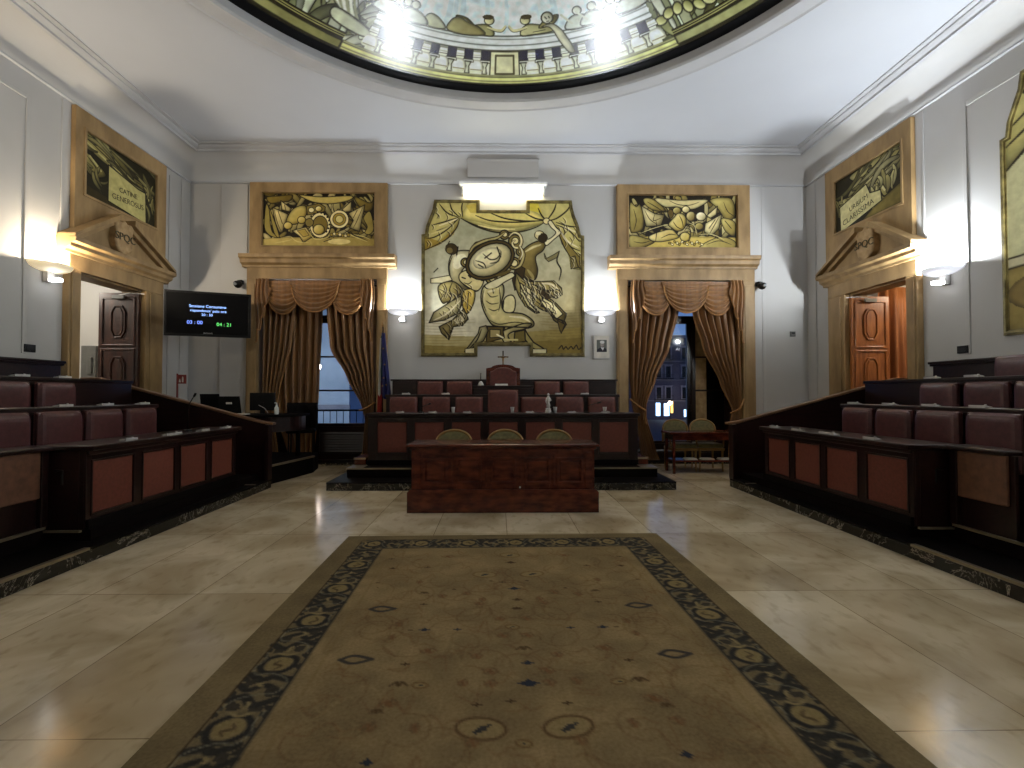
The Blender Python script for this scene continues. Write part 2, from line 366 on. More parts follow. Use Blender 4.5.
# cove and mouldings swept round the room
def sweep(prof,name,m,smooth=False):
    v=[];f=[];n=len(prof)
    for sx,sy in((-1,-1),(1,-1),(1,1),(-1,1)):
        for d,z in prof: v.append((sx*(XW-d),DC[1]+sy*((YB-YF)/2-d),z))
    for k in range(4):
        for i in range(n-1): f.append((k*n+i,((k+1)%4)*n+i,((k+1)%4)*n+i+1,k*n+i+1))
    o=MB().add(v,f).build(name,m,kind='structure',smooth=smooth); return o
sweep([(0,5.525),(.03,5.535),(.03,5.56),(.0,5.565)],'trim_4','mold')
cv=[(0.0,5.56)]+[(.32*(1-math.cos(t)),5.56+.475*math.sin(t)) for t in np.linspace(0,PI/2*.9,12)][1:]
sweep(cv,'trim_5','wall',True)
e=cv[-1]
sweep([e,(e[0]+.0,e[1]-.015),(e[0]+.05,e[1]-.015),(e[0]+.05,e[1]+.02),(e[0]+.1,e[1]+.03),(e[0]+.13,e[1]+.05),(e[0]+.13,ZC-.02),(e[0]+.2,ZC-.02),(e[0]+.2,ZC+.05)],'trim_6','mold')
# dome rim
MB().lathe([(4.42,ZC+.01),(4.42,ZC-.03),(4.39,ZC-.045),(4.36,ZC-.03),(4.2,ZC-.035),(4.17,ZC-.06),(4.11,ZC-.06),(4.09,ZC-.03),(4.09,ZC+.1)],(DC[0],DC[1],0),160).build('trim_7','mold',kind='structure',smooth=False)
MB().lathe([(4.095,ZC+.075),(3.93,ZC+.08),(3.91,ZC+.11),(4.2,ZC+.12)],(DC[0],DC[1],0),160).build('trim_8','screen',kind='structure')
MB().box(-6.6,6.6,-2.9,10,7.4,7.5).build('ceiling.001','ceil',kind='structure')
# hatch box in the cove above the wall lamp
b=MB().prism([(9.46,5.66),(9.40,5.66),(9.24,5.90),(9.24,5.955),(9.46,6.0)],'x',-.66,.74)
b.build('trim_9','wall',kind='structure',bevel=.012)
# ---------------------------------------------------------------- window surrounds (back wall)
tn=[10]
def portal_back(xo0,xi0,xi1,xo1,fx0,fx1,px0,px1,cx0,cx1):
    b=MB(); F=9.36
    b.box(xo0,xi0,F,YB,0,WH).box(xi1,xo1,F,YB,0,WH).box(xo0,xo1,F,YB,WH,3.86)
    b.box(xo0+.03,xi0-.03,F-.015,F,.3,WH-.1).box(xi1+.03,xo1-.03,F-.015,F,.3,WH-.1)
    b.box(xi0-.03,xi0,YB,YB+.3,0,WH).box(xi1,xi1+.03,YB,YB+.3,0,WH)
    o=b.build('trim_%d'%tn[0],'stone',kind='structure',bevel=.008); tn[0]+=1
    c=MB().prism([(9.46,3.84),(9.33,3.84),(9.32,3.88),(9.25,3.91),(9.24,3.98),(9.19,4.0),(9.18,4.07),(9.46,4.10)],'x',cx0,cx1)
    c.build('cornice','stone',o,bevel=.006)
    d=MB().ring([(fx0,4.10),(fx1,4.10),(fx1,5.52),(fx0,5.52)],[(px0,4.27),(px1,4.27),(px1,5.32),(px0,5.32)],'y',F,YB)
    d.ring([(px0-.03,4.24),(px1+.03,4.24),(px1+.03,5.35),(px0-.03,5.35)],[(px0,4.27),(px1,4.27),(px1,5.32),(px0,5.32)],'y',F-.02,F)
    d.build('picture_frame','stone',o,bevel=.008)
portal_back(-4.95,-4.76,-2.43,-2.23,-4.91,-2.23,-4.67,-2.48,-5.03,-2.05)
portal_back(2.28,2.50,4.77,5.01,2.29,4.93,2.52,4.68,2.11,5.05)
# ---------------------------------------------------------------- door surrounds (side walls)
def portal_side(s):
    def bx(b,x0,x1,*r):
        a,c=sorted((s*x0,s*x1)); return b.box(a,c,*r)
    F=6.03; dy=DY[s]; Da,Db=D0,D1
    def sh(m):
        m.v=[(p[0],p[1]+dy,p[2]) for p in m.v]; return m
    b=MB(); bx(b,F,XW,6.74,D0,0,DH); bx(b,F,XW,D1,8.62,0,DH); bx(b,F,XW,6.74,8.62,DH,3.38)
    bx(b,XW,XW+.3,D0-.01,D0+.02,0,DH); bx(b,XW,XW+.3,D1-.02,D1+.01,0,DH); bx(b,XW,XW+.3,D0,D1,DH-.02,DH+.01)
    bx(b,F-.02,F,6.77,6.89,.3,3.1); bx(b,F-.02,F,8.28,8.57,.3,3.1)
    o=sh(b).build('trim_%d'%tn[0],'stone',kind='structure',bevel=.008); tn[0]+=1
    pr=[(6.13,3.35),(6.0,3.35),(5.99,3.39),(5.93,3.42),(5.92,3.47),(5.86,3.49),(5.85,3.55),(6.13,3.57)]
    def sy_prism(pts,y0,y1):
        return MB().prism([(s*p[0],p[1]) for p in pts],'y',y0,y1)
    sh(sy_prism(pr,6.63,8.70)).build('cornice','stone',o,bevel=.006)
    # tympanum and broken raking cornices
    t=sh(MB().prism([(6.75,3.56),(8.6,3.56),(7.57,4.12)],'x',*sorted((s*6.02,s*6.13)))); t.build('tympanum','stone',o)
    for sgn in(-1,1):
        ya=6.63 if sgn<0 else 8.70
        yb=7.57+sgn*.14
        m=MB()
        m.prism([(ya,3.555),(ya,3.60),(yb,4.15),(yb,4.06)],'x',*sorted((s*5.86,s*6.12)))
        m.prism([(ya-sgn*.16,3.555),(ya-sgn*.06,3.58),(yb,4.07),(yb,3.99)],'x',*sorted((s*5.94,s*6.12)))
        sh(m)
        m.build('raking_cornice','stone',o,bevel=.005)
    # shield
    y0=7.57+dy
    pts=[(-.17,4.0),(-.12,4.05),(-.06,4.03),(0,4.08),(.06,4.03),(.12,4.05),(.17,4.0),(.15,3.9),(.17,3.78),(.14,3.66),(.05,3.6),(0,3.57),(-.05,3.6),(-.14,3.66),(-.17,3.78),(-.15,3.9)]
    k=1.12
    g=MB().prism([(y0+p[0]*k,3.82+(p[1]-3.82)*k) for p in pts],'x',*sorted((s*5.91,s*6.05))).build('shield','stone2',o,bevel=.03,seg=3)
    text('SPQC',.165,'inkt',o,(s*5.903,y0,3.82),(PI/2,0,-s*PI/2),.004)
    d=MB().ring([(6.83,3.57),(8.70,3.57),(8.70,5.50),(6.83,5.50)],[(7.01,4.29),(8.45,4.29),(8.45,5.22),(7.01,5.22)],'x',*sorted((s*6.06,s*XW)))
    d.ring([(6.97,4.25),(8.49,4.25),(8.49,5.26),(6.97,5.26)],[(7.01,4.29),(8.45,4.29),(8.45,5.22),(7.01,5.22)],'x',*sorted((s*6.045,s*6.06)))
    sh(d).build('picture_frame','stone',o,bevel=.006)
    return o
portal_side(-1); portal_side(1)
# ---------------------------------------------------------------- rooms behind the doors
for s in(-1,1):
    b=MB(); a,c=sorted((s*(XW+.35),s*9.2))
    b.box(a,c,8.9,9.0,0,3.6).box(a,c,5.9,6.0,0,3.6).box(a,c,5.9,9,3.6,3.7)
    e0,e1=sorted((s*9.2,s*9.3)); b.box(e0,e1,5.9,9,0,3.7)
    b.build('wall_'+('left' if s<0 else 'right')+'_anteroom','wall',kind='structure')
def door_leaf(s):
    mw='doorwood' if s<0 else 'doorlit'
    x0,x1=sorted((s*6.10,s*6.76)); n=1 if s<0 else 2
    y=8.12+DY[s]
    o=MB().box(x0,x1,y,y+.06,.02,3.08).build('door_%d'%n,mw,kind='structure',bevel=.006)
    cx=(x0+x1)/2
    for z0,z1 in((2.26,2.92),(1.28,2.06),(.28,1.08)):
        MB().ring([(x0+.05,z0-.08),(x1-.05,z0-.08),(x1-.05,z1+.08),(x0+.05,z1+.08)],[(x0+.08,z0-.05),(x1-.08,z0-.05),(x1-.08,z1+.05),(x0+.08,z1+.05)],'y',y-.018,y).build('moulding',mw,o,bevel=.005)
        oc=[(cx-.10,z0+.18),(cx-.05,z0+.08),(cx+.05,z0+.08),(cx+.10,z0+.18),(cx+.10,z1-.18),(cx+.05,z1-.08),(cx-.05,z1-.08),(cx-.10,z1-.18)]
        sc=lambda k:[(cx+(p[0]-cx)*k,(z0+z1)/2+(p[1]-(z0+z1)/2)*(1+(k-1)*.4)) for p in oc]
        MB().ring(sc(1.25),sc(1.0),'y',y-.022,y).prism(sc(.8),'y',y-.014,y).build('octagon_panel',mw,o,bevel=.006)
    MB().lathe([(.0,-.06),(.02,-.05),(.028,-.02),(.012,0)],(0,0,0),12).build('handle','bronze',o,smooth=True).matrix_local=Matrix.Translation((cx-s*-.27 if s<0 else cx+.27,y-.02,1.1))@Matrix.Rotation(PI/2,4,'X')
door_leaf(-1); door_leaf(1)
MB().prism([(6.02,.0),(6.02,3.05),(6.06,3.05),(6.06,0)],'y',8.0,8.04) 
# closer arm over the doors
for s in(-1,1):
    t=thing('door_closer','steel door closer over the '+('left walnut' if s<0 else 'right chestnut')+' door leaf','door closer',(s*6.4,8.10+DY[s],3.0))
    MB().box(-.1,.1,-.045,0,-.03,.03).build('body','greybox',t,bevel=.005)
    MB().tube([(0,-.02,.03),(s*-.25,-.12,.045),(s*-.42,-.01,.05)],.008,6).build('arm','silver',t)
# ================================================================ windows and outside
def rail(b,x0,x1,y,z): b.box(x0,x1,y,y+.05,z-.03,z+.03)
def window(n,w,xm,gz,solid_right=False):
    x0,x1=w; y=9.84
    o=MB().ring([(x0,.0),(x1,.0),(x1,WH),(x0,WH)],[(x0+.07,.04),(x1-.07,.04),(x1-.07,WH-.07),(x0+.07,WH-.07)],'y',y,y+.1).box(x0+.07,x1-.07,y,y+.1,2.92,2.99).build('window_%d'%n,'woodside',kind='structure',bevel=.006)
    a=x0+.07;c=x1-.07
    for i,(p,q) in enumerate(((a,xm),(xm,c))):
        f=MB().ring([(p,.04),(q,.04),(q,2.92),(p,2.92)],[(p+.09,gz),(q-.09,gz),(q-.09,2.83),(p+.09,2.83)],'y',y+.01,y+.07)
        sol=solid_right and i==1
        for z in((1.45,2.14) if n==1 or sol else ()): f.box(p+.09,q-.09,y+.025,y+.055,z-.018,z+.018)
        l=f.build('sash','woodside',o,bevel=.005)
        if sol: MB().box(p+.09,p+.32,y+.03,y+.05,gz,2.83).build('stone_board','stone2',l); MB().box(p+.32,q-.09,y+.03,y+.05,gz,2.83).build('inner_shutter','dark',l)
        else: MB().box(p+.09,q-.09,y+.04,y+.046,gz,2.83).build('pane','glass',l)
        # louvred lower panel
        g=MB().ring([(p+.12,.12),(q-.12,.12),(q-.12,gz-.06),(p+.12,gz-.06)],[(p+.17,.17),(q-.17,.17),(q-.17,gz-.11),(p+.17,gz-.11)],'y',y-.012,y+.01)
        for k in range(int((gz-.33)/.052)): 
            z=.2+k*.052; g.prism([(y-.012,z),(y+.008,z+.035),(y+.01,z+.04),(y-.008,z+.004)],'x',p+.17,q-.17)
        g.build('louvre','wood',l)
    MB().box(a,xm-.0,y+.04,y+.046,2.99,WH-.07).box(xm,c,y+.04,y+.046,2.99,WH-.07).build('pane','glass',o)
    MB().box(xm-.02,xm+.02,y-.03,y,1.0,1.16).tube([(xm,y-.03,.3),(xm,y-.03,2.7)],.009,6).build('bolt','bronze',o)
    # stone sill step
    MB().box(x0,x1,9.46,9.84,0,.03).build('sill','marble',o)
window(1,W1,-3.86,.78); window(2,W2,3.93,.42,True)
# balcony railing outside left window, street, houses
def balcony(px0,px1,lab):
    t=thing('balcony_railing',lab,'railing',((px0+px1)/2,10.6,0))
    b=MB(); h=(px1-px0)/2
    b.box(-h,h,-.02,.02,1.0,1.04).box(-h,h,-.02,.02,.1,.13)
    t2=b.build('rail','blackm',t)
    bb=MB()
    for k in range(19):
        x=-h+k*(2*h)/18; bb.tube([(x,0,.12),(x,0,1.02)],.009,6)
    bb.build('balusters','blackm',t)
balcony(-4.9,-2.3,'black iron balcony railing outside the left window')
MB().box(-60,90,10.62,130,-4.2,-4.0).build('ground','street',kind='structure')
def facade(name,lab,x0,x1,y,ztop,m,cols,rows,shops=()):
    t=thing(name,lab,'building',((x0+x1)/2,y,-4)); off=((x0+x1)/2,y,-4)
    b=MB().box(x0,x1,y,y+6,-4,ztop)
    b.build('wall',m,t,off)
    r=MB().box(x0-.3,x1+.3,y-.5,y+6,ztop,ztop+.25).box(x0-.1,x1+.1,y-.25,y,ztop-.35,ztop)
    for z in rows: r.box(x0-.05,x1+.05,y-.12,y,z-1.75,z-1.6)
    r.build('cornice','facade',t,off)
    for z in rows:
        for x in cols:
            w=MB().ring([(x-.75,z-1.3),(x+.75,z-1.3),(x+.75,z+1.4),(x-.75,z+1.4)],[(x-.5,z-1.2),(x+.5,z-1.2),(x+.5,z+1.15),(x-.5,z+1.15)],'y',y-.12,y+.02).box(x-.9,x+.9,y-.3,y,z+1.4,z+1.55)
            f=w.build('window','facade',t,off)
            MB().box(x-.5,x+.5,y-.03,y+.02,z-1.2,z+1.15).build('pane','blackm',f,off=(0,0,0)) if False else MB().box(x-.5,x+.5,y-.04,y-.01,z-1.2,z+1.15).build('shutter','blackm',t,off)
            g=MB().box(x-.9,x+.9,y-.8,y,z-1.5,z-1.38)
            for k in range(9): g.tube([(x-.85+k*.212,y-.76,z-1.4),(x-.85+k*.212,y-.76,z-.6)],.02,4)
            g.box(x-.9,x+.9,y-.8,y-.74,z-.62,z-.56)
            g.build('balcony','blackm',t,off)
    for i,(x,wd,z0,z1,mm) in enumerate(shops):
        MB().box(x-wd/2,x+wd/2,y-.06,y-.01,z0,z1).build('shop_or_statue_glow',mm,t,off)
    return t
facade('corner_building','grey stone building with shuttered windows and lit shops, through the right window',24,58,100,13.4,'facade3',[26.5,29.5,33.6,35.6,39.0,42,45.5,49],[9.9,6.0,1.6],
   [(33.4,.9,-3.2,-.5,'shop_statue_glow'),(35.2,1.1,-3.2,-.6,'shop_statue_glow'),(36.3,.5,-2.6,-.1,'warmglow'),(39.6,1.5,-3.4,-1.9,'shop_statue_glow'),(41.0,.5,-2.6,-.1,'warmglow'),(29,1.2,-3.2,-.8,'warmglow')])  # the low square plate is a lit statue, its light painted as glow
facade('pale_building','pale bluish building with balconies seen between the left window curtains',-13.5,-5.3,17,7.5,'facade2',[-11.6,-9.4,-7.3],[2.6,-.4],[])
for lx,ly,lz,le in((-5.9,14.4,2.3,170),(-6.6,12.4,-1.0,60)):  # the street lamp's bulb, and a lampless one added to brighten the pale building
    l_=bpy.data.lights.new('street_lamp_and_fill','POINT'); l_.energy=le; l_.color=(.75,.9,1.0); l_.shadow_soft_size=.12; o_=bpy.data.objects.new('street_lamp_and_fill',l_); C.objects.link(o_); o_.location=(lx,ly,lz)
for x,y,z,lab in((34.5,96,-.45,'round lit street lamp outside the right window, left of the pair'),(39.0,96,-.4,'round lit street lamp outside the right window, right of the pair'),(-5.62,14.8,2.22,'bright round street lamp seen through the gap of the left curtains')):
    t=thing('street_lamp',lab,'street lamp',(x,y,-4))
    k=3.2 if y>50 else 1
    MB().lathe([(0,z+4-.12*k),(.09*k,z+4-.08*k),(.13*k,z+4),(.09*k,z+4+.09*k),(0,z+4+.12*k)],(0,0,0),14).build('lamp_globe','streetlamp',t,smooth=True)
    MB().tube([(0,0,0),(0,0,z+3.9)],[.07,.03],8).build('post','blackm',t)
# anteroom contents
tag(MB().box(-7.66,-7.4,8.84,8.9,1.66,2.26).box(-7.52,-7.44,8.8,8.84,1.75,2.05).build('electrical_cabinet','greybox',bevel=.008),'grey electrical cabinet on the wall seen through the left doorway','cabinet')
def pleat(x0,x1,y,z0,z1,n,amp,axis='x'):
    def fn(u,v):
        return (x0+(x1-x0)*u,y+amp*math.sin(u*n*2*PI)*(.5+.5*v)+amp*.4*math.sin(u*n*4.7+1+v*2),z1+(z0-z1)*v)
    return fn
tag(MB().sheet(pleat(6.78,8.2,8.5,.05,3.3,9,.05),160,8).build('doorway_curtain','orange',smooth=True,solid=.006),'orange brown curtain hanging behind the door leaf on the right','curtain')
# ---------------------------------------------------------------- curtains
def drape(name,lab,Y,rows,n,amp,zt,ph=0,tie=None,nv=60,parts=True):
    """rows: list of (z, xl, xr, fullness)"""
    base=((rows[0][1]+rows[0][2])/2,Y,0)
    t=thing(name,lab,'curtain',base,0,None)
    zs=[r[0] for r in rows]
    def at(z):
        for i in range(len(rows)-1):
            a,b=rows[i],rows[i+1]
            if a[0]>=z>=b[0]:
                k=(a[0]-z)/(a[0]-b[0]+1e-9); kk=k*k*(3-2*k)*.5+k*.5
                return [a[j]+(b[j]-a[j])*kk for j in(1,2,3)]
        return rows[-1][1:]
    def fn(u,v):
        z=zs[0]+(zs[-1]-zs[0])*v; xl,xr,am=at(z)
        w=u+.012*math.sin(u*23+ph)+.008*math.sin(v*9+u*11+ph)
        y=Y+amp*am*(math.sin(w*n*2*PI+ph)+.35*math.sin(w*n*3.3*2*PI/1.7+ph*2+v*1.5))
        return (xl+(xr-xl)*w,y,z)
    MB().sheet(fn,n*14,nv).build('cloth','curt',t,base,smooth=True,solid=.008)
    # hem braid on the leading edge
    return t,fn,base
def braid(t,base,fn,u,r=.011,name='edge_braid',n=40):
    MB().tube([tuple(Vector(fn(u,k/n))+Vector((0,-.012,0))) for k in range(n+1)],r,6).build(name,'trimc',t,base,smooth=True)
def tieback(t,base,p0,p1,r=.018):
    mid=((p0[0]+p1[0])/2,min(p0[1],p1[1])-.09,(p0[2]+p1[2])/2-.04)
    MB().tube(catmull([p0,mid,p1],8),r,8).build('tieback','trimc',t,base,smooth=True)
# left window (x -4.76..-2.43)
YC_=9.40
t,fn,bs=drape('window_curtain','gold brown curtain hanging at the far left of the left window',9.50,[(3.5,-4.74,-3.98,1),(2.4,-4.72,-4.12,.9),(1.3,-4.7,-4.36,.6),(.9,-4.7,-4.44,.5),(.04,-4.72,-4.36,.6)],6,.06,3.5,.4); braid(t,bs,fn,1)
t,fn,bs=drape('window_curtain','straight gold brown curtain left of the gap in the left window',9.60,[(3.5,-4.5,-3.58,1),(1.6,-4.5,-3.62,.95),(.8,-4.42,-3.68,.8),(.04,-4.2,-3.74,.6)],6,.06,3.5,1.4); braid(t,bs,fn,1)
t,fn,bs=drape('window_curtain','gold brown curtain drawn aside and tied right of the gap in the left window',9.44,[(3.5,-3.5,-2.46,1),(2.95,-3.42,-2.46,1),(2.3,-3.36,-2.46,1),(1.7,-3.02,-2.46,.75),(1.12,-2.72,-2.50,.45),(.9,-2.66,-2.52,.4),(.25,-2.70,-2.44,.6),(.1,-2.76,-2.42,.6)],7,.08,3.5,2.1); braid(t,bs,fn,0)
tieback(t,bs,(-2.45,9.36,1.22),(-2.76,9.40,1.06))
# right window
t,fn,bs=drape('window_curtain','gold brown curtain tied back on the left side of the right window',9.44,[(3.5,2.52,3.62,1),(3.0,2.52,3.52,1),(2.3,2.53,3.34,.95),(1.7,2.55,3.06,.75),(1.15,2.58,2.86,.42),(.95,2.64,2.86,.4),(.3,2.74,3.04,.6),(.08,2.80,3.12,.6)],7,.08,3.5,.9); braid(t,bs,fn,1)
tieback(t,bs,(2.52,9.36,1.28),(2.84,9.40,1.06))
t,fn,bs=drape('window_curtain','gold brown curtain tied back on the right side of the right window',9.44,[(3.5,3.72,4.76,1),(3.0,3.80,4.76,1),(2.3,4.02,4.76,.95),(1.6,4.34,4.76,.7),(1.05,4.58,4.76,.42),(.85,4.54,4.74,.4),(.1,4.5,4.78,.6)],7,.08,3.5,1.7); braid(t,bs,fn,0)
tieback(t,bs,(4.76,9.36,1.28),(4.52,9.40,1.0))
def valance(x0,x1,lab):
    base=((x0+x1)/2,9.36,3.6); t=thing('curtain_valance',lab,'valance',base)
    w=x1-x0
    xs=[x0+.10,x0+w*.385,x0+w*.69,x1-.10]
    for i in range(3):
        ctr=(i==1); a,c=((.06,.40),(.28,.71),(.59,.94))[i]; a=x0+w*a; c=x0+w*c
        dep=.56 if not ctr else .52
        yy=9.34 if not ctr else 9.30
        def fn(u,v,a=a,c=c,dep=dep,yy=yy):
            arch=(4*u*(1-u))**.55
            z=3.6-.02-v*(.10+dep*arch)+(.10*v*0)
            sag=math.sin(PI*u)
            y=yy-.03*(.35+.65*sag)*math.sin(v*6.5*2*PI+1.5*math.sin(u*3))*(.3+.7*v)-.06*sag*v
            x=a+(c-a)*u+(.5-u)*.10*v
            return(x,y,z)
        o=MB().sheet(fn,44,66).build('swag','curt',t,base,smooth=True,solid=.006)
        MB().tube([tuple(Vector(fn(k/30,1))+Vector((0,-.008,0))) for k in range(31)],.016,6).build('fringe','trimc',o,(0,0,0) if False else base,smooth=True)
    for sgn,xa in((-1,x0+.02),(1,x1-.02)):
        def fj(u,v,sgn=sgn,xa=xa):
            L=1.22-.92*u; z=3.6-v*(L+.05*math.sin(u*4*2*PI))
            x=xa-sgn*(.02+.26*u)+sgn*.02*math.sin(v*6)
            return(x,9.27+.035*math.sin(u*3.5*2*PI)*(.6+.4*v)-.02*v,z)
        o=MB().sheet(fj,48,30).build('jabot','curt',t,base,smooth=True,solid=.006)
        MB().tube([tuple(Vector(fj(k/40,1))+Vector((0,-.008,0))) for k in range(41)],.013,6).build('fringe','trimc',o,base,smooth=True)
    MB().box(x0+.01,x1-.01,9.38,9.42,3.54,3.6).build('rail','wood',t,base)
valance(-4.76,-2.43,'gold brown swagged valance over the left window')
valance(2.50,4.77,'gold brown swagged valance over the right window')
# ================================================================ platforms
SD={-1:'left',1:'right'}
def RZ(s): return -s*PI/2
def sbox(b,s,x0,x1,*r):
    a,c=sorted((s*x0,s*x1)); return b.box(a,c,*r)
for s in(-1,1):
    b=MB(); sbox(b,s,3.40,XW,.2,7.15,0,.105); b.build('floor_marble_step_'+SD[s],'marble',kind='structure',bevel=.006)
    b=MB(); sbox(b,s,3.40,XW,.2,7.15,.105,.12); b.build('floor_step_top_'+SD[s],'dark',kind='structure')
    b=MB(); sbox(b,s,3.395,3.44,.2,4.0,.105,.126); b.build('trim_%d'%(14 if s<0 else 15),'nosing',kind='structure')
    b=MB(); sbox(b,s,3.56,XW,4.2,7.08,.12,.215); sbox(b,s,3.9,XW,.2,4.2,.12,.25); sbox(b,s,4.47,XW,.2,7.08,.2,.52); sbox(b,s,5.32,XW,.2,7.08,.5,.84)
    b.build('floor_tier_'+SD[s],'carpet',kind='structure')
    b=MB(); sbox(b,s,3.885,3.91,.2,4.14,.235,.256); sbox(b,s,3.6,3.91,4.13,4.16,.205,.222); sbox(b,s,3.42,3.6,6.70,6.74,.12,.126)
    b.build('trim_%d'%(16 if s<0 else 17),'nosing',kind='structure')
b=MB().box(-2.5,2.5,6.88,YB,0,.105); b.build('floor_marble_step_back','marble',kind='structure',bevel=.006)
MB().box(-2.5,2.5,6.88,YB,.105,.12).box(-2.33,2.36,7.28,YB,.12,.26).box(-2.13,2.16,7.62,YB,.26,.33).box(-2.02,2.06,8.2,YB,.33,.62).build('floor_tier_back','dark',kind='structure')
MB().box(-2.34,2.37,7.265,7.29,.245,.264).box(-2.34,-2.1,7.27,7.6,.26,.265).box(2.13,2.37,7.27,7.6,.26,.265).build('trim_18','nosing',kind='structure')
# wooden steps beside the dais bench
for s,l in((-1,'left'),(1,'right')):
    t=thing('side_step','low wooden side step at the '+l+' end of the central dais bench','step',(s*2.24,7.86,.26))
    MB().box(-.09,.09,-.22,.3,0,.11).build('tread','woodred',t,bevel=.006); MB().box(-.095,.095,-.235,-.22,.085,.112).build('nosing','nosing',t)
# ================================================================ end panels of the tiers
for s in(-1,1):
    t=thing('end_panel','dark end panel with sloping cap rail closing the '+SD[s]+' benches','partition',(s*3.4,7.1,.12))
    P=[(3.44,.12),(3.44,.93),(5.88,1.585),(XW,1.585),(XW,.12)]
    MB().prism([(s*p[0],p[1]) for p in P],'y',7.08,7.13).build('board','wood',t,(s*3.4,7.1,.12))
    a=(3.30,.90);c=(3.44,.935);d=(5.88,1.585)
    m=MB()
    top=[(3.34,.925),(3.5,.945),(5.89,1.585),(XW,1.585)]
    pts=[(s*p[0],p[1]) for p in top]+[(s*p[0],p[1]+.035) for p in top[::-1]]
    m.prism(pts,'y',7.05,7.16); m.build('cap_rail','cap',t,(s*3.4,7.1,.12),bevel=.008)
    MB().prism([(s*3.48,.16),(s*3.48,.88),(s*5.8,1.5),(s*5.8,.6),(s*4.4,.6),(s*4.4,.3),(s*3.9,.3),(s*3.9,.16)],'y',7.07,7.08).build('inner_face','wood',t,(s*3.4,7.1,.12)) if False else None
    q=MB().box(*sorted((s*3.40,s*3.46)),7.04,7.17,.12,.93); q.build('newel','wood',t,(s*3.4,7.1,.12),bevel=.006)
# ================================================================ benches
def bench(name,lab,loc,rz,L,z0,z1,panels,topd,leather='leather',wd='wood',pz=None,ends=True,plinth=True,body=.06,over=.07):
    t=thing(name,lab,'bench desk',(loc[0],loc[1],z0),rz); h=L/2; H=z1-z0
    b=MB(); pz=pz or (.13,H-.14)
    # carcass front built from stiles and rails with panels let in
    xs=sorted(panels); b.box(-h,h,.02,body,0,H-.045)
    edges=[-h]+[e for p in xs for e in p]+[h]
    for i in range(0,len(edges),2): b.box(edges[i],edges[i+1],0,.02,0,H-.045)
    for p in xs: b.box(p[0],p[1],0,.02,0,pz[0]); b.box(p[0],p[1],0,.02,pz[1],H-.045)
    b.build('front_frame',wd,t,bevel=.004)
    for p in xs:
        MB().box(p[0]+.008,p[1]-.008,.004,.03,pz[0]+.008,pz[1]-.008).build('leather_panel',leather,t,bevel=.006)
        m=MB().ring([(p[0]-.012,pz[0]-.012),(p[1]+.012,pz[0]-.012),(p[1]+.012,pz[1]+.012),(p[0]-.012,pz[1]+.012)],[(p[0]+.006,pz[0]+.006),(p[1]-.006,pz[0]+.006),(p[1]-.006,pz[1]-.006),(p[0]+.006,pz[1]-.006)],'y',-.008,.002)
        m.build('panel_bead',wd,t,bevel=.003)
    MB().box(-h-.02,h+.02,-over,topd,H-.045,H).build('top',wd,t,bevel=.008)
    (MB().box(-h,h,-.03,0,H-.085,H-.045).build('top_moulding',wd,t,bevel=.01) if over>.05 else None)
    if plinth: MB().box(-h,h,-.03,0,0,.08).build('plinth','dark',t,bevel=.006)
    if ends:
        for e in(-1,1): MB().box(*sorted((e*h,e*(h-.03))),body,topd-.03,0,H-.045).build('end_board',wd,t,bevel=.004)
    return t
PC=5.37 # centre of the front side benches
PN=[(6.47,6.0),(5.89,5.42),(5.32,4.85),(4.73,4.25)]
for s in(-1,1):
    pan=[tuple(sorted(((PC-a)*(1 if s>0 else -1),(PC-c)*(1 if s>0 else -1)))) for a,c in PN]
    bench('front_bench','long dark front bench desk with four brown leather panels on the '+SD[s]+' side',(s*3.6,PC),RZ(s),2.36,.215,.935,pan,.42,pz=(.115,.58))
    # curved end of the counter with its own leather front
    t=thing('counter_return','curved counter end with tan leather front beyond the '+SD[s]+' front bench','counter',(s*3.9,3.9,.25))
    o=(s*3.9,3.9,.25)
    top=[(3.55,4.215),(3.70,4.19),(3.84,4.13),(3.865,4.0),(3.87,3.76),(3.90,3.69),(4.02,3.68),(4.12,3.9),(4.12,4.215)]
    MB().prism([(s*p[0],p[1]) for p in top],'z',.895,.935).build('top','wood',t,o,bevel=.01)
    MB().box(*sorted((s*3.90,s*3.93)),3.70,4.10,.50,.895).build('leather_front','leather2',t,o,bevel=.008)
    MB().box(*sorted((s*3.93,s*3.96)),3.66,4.14,.25,.895).box(*sorted((s*3.89,s*3.96)),4.10,4.16,.25,.895).build('frame','wood',t,o,bevel=.005)
    MB().tube([(s*3.86,4.19,.72),(s*3.80,4.19,.72),(s*3.80,4.19,.60)],.012,8).build('bag_hook','blackm',t,o)
    # second and third desks, back board
    bench('second_bench','dark desk board behind the first row of seats on the '+SD[s]+' side',(s*4.42,3.7),RZ(s),5.0,.52-.30,1.25,[],.30,plinth=False,over=.012)
    bench('third_bench','dark desk board behind the second row of seats on the '+SD[s]+' side',(s*5.27,4.2),RZ(s),5.4,.52,1.57,[],.30,plinth=False,over=.012)
    t=thing('rear_board','tall dark board with moulded top behind the last row on the '+SD[s]+' side','back board',(s*6.08,3.8,.84))
    o=(s*6.08,3.8,.84)
    MB().box(*sorted((s*6.00,s*6.07)),1.0,6.60,.84,1.79).build('board','wood',t,o,bevel=.004)
    MB().box(*sorted((s*5.95,s*6.085)),.97,6.63,1.79,1.825).build('cap','wood',t,o,bevel=.008)
    MB().box(*sorted((s*5.965,s*6.0)),.98,6.62,1.76,1.79).build('cap_moulding','wood',t,o,bevel=.01)
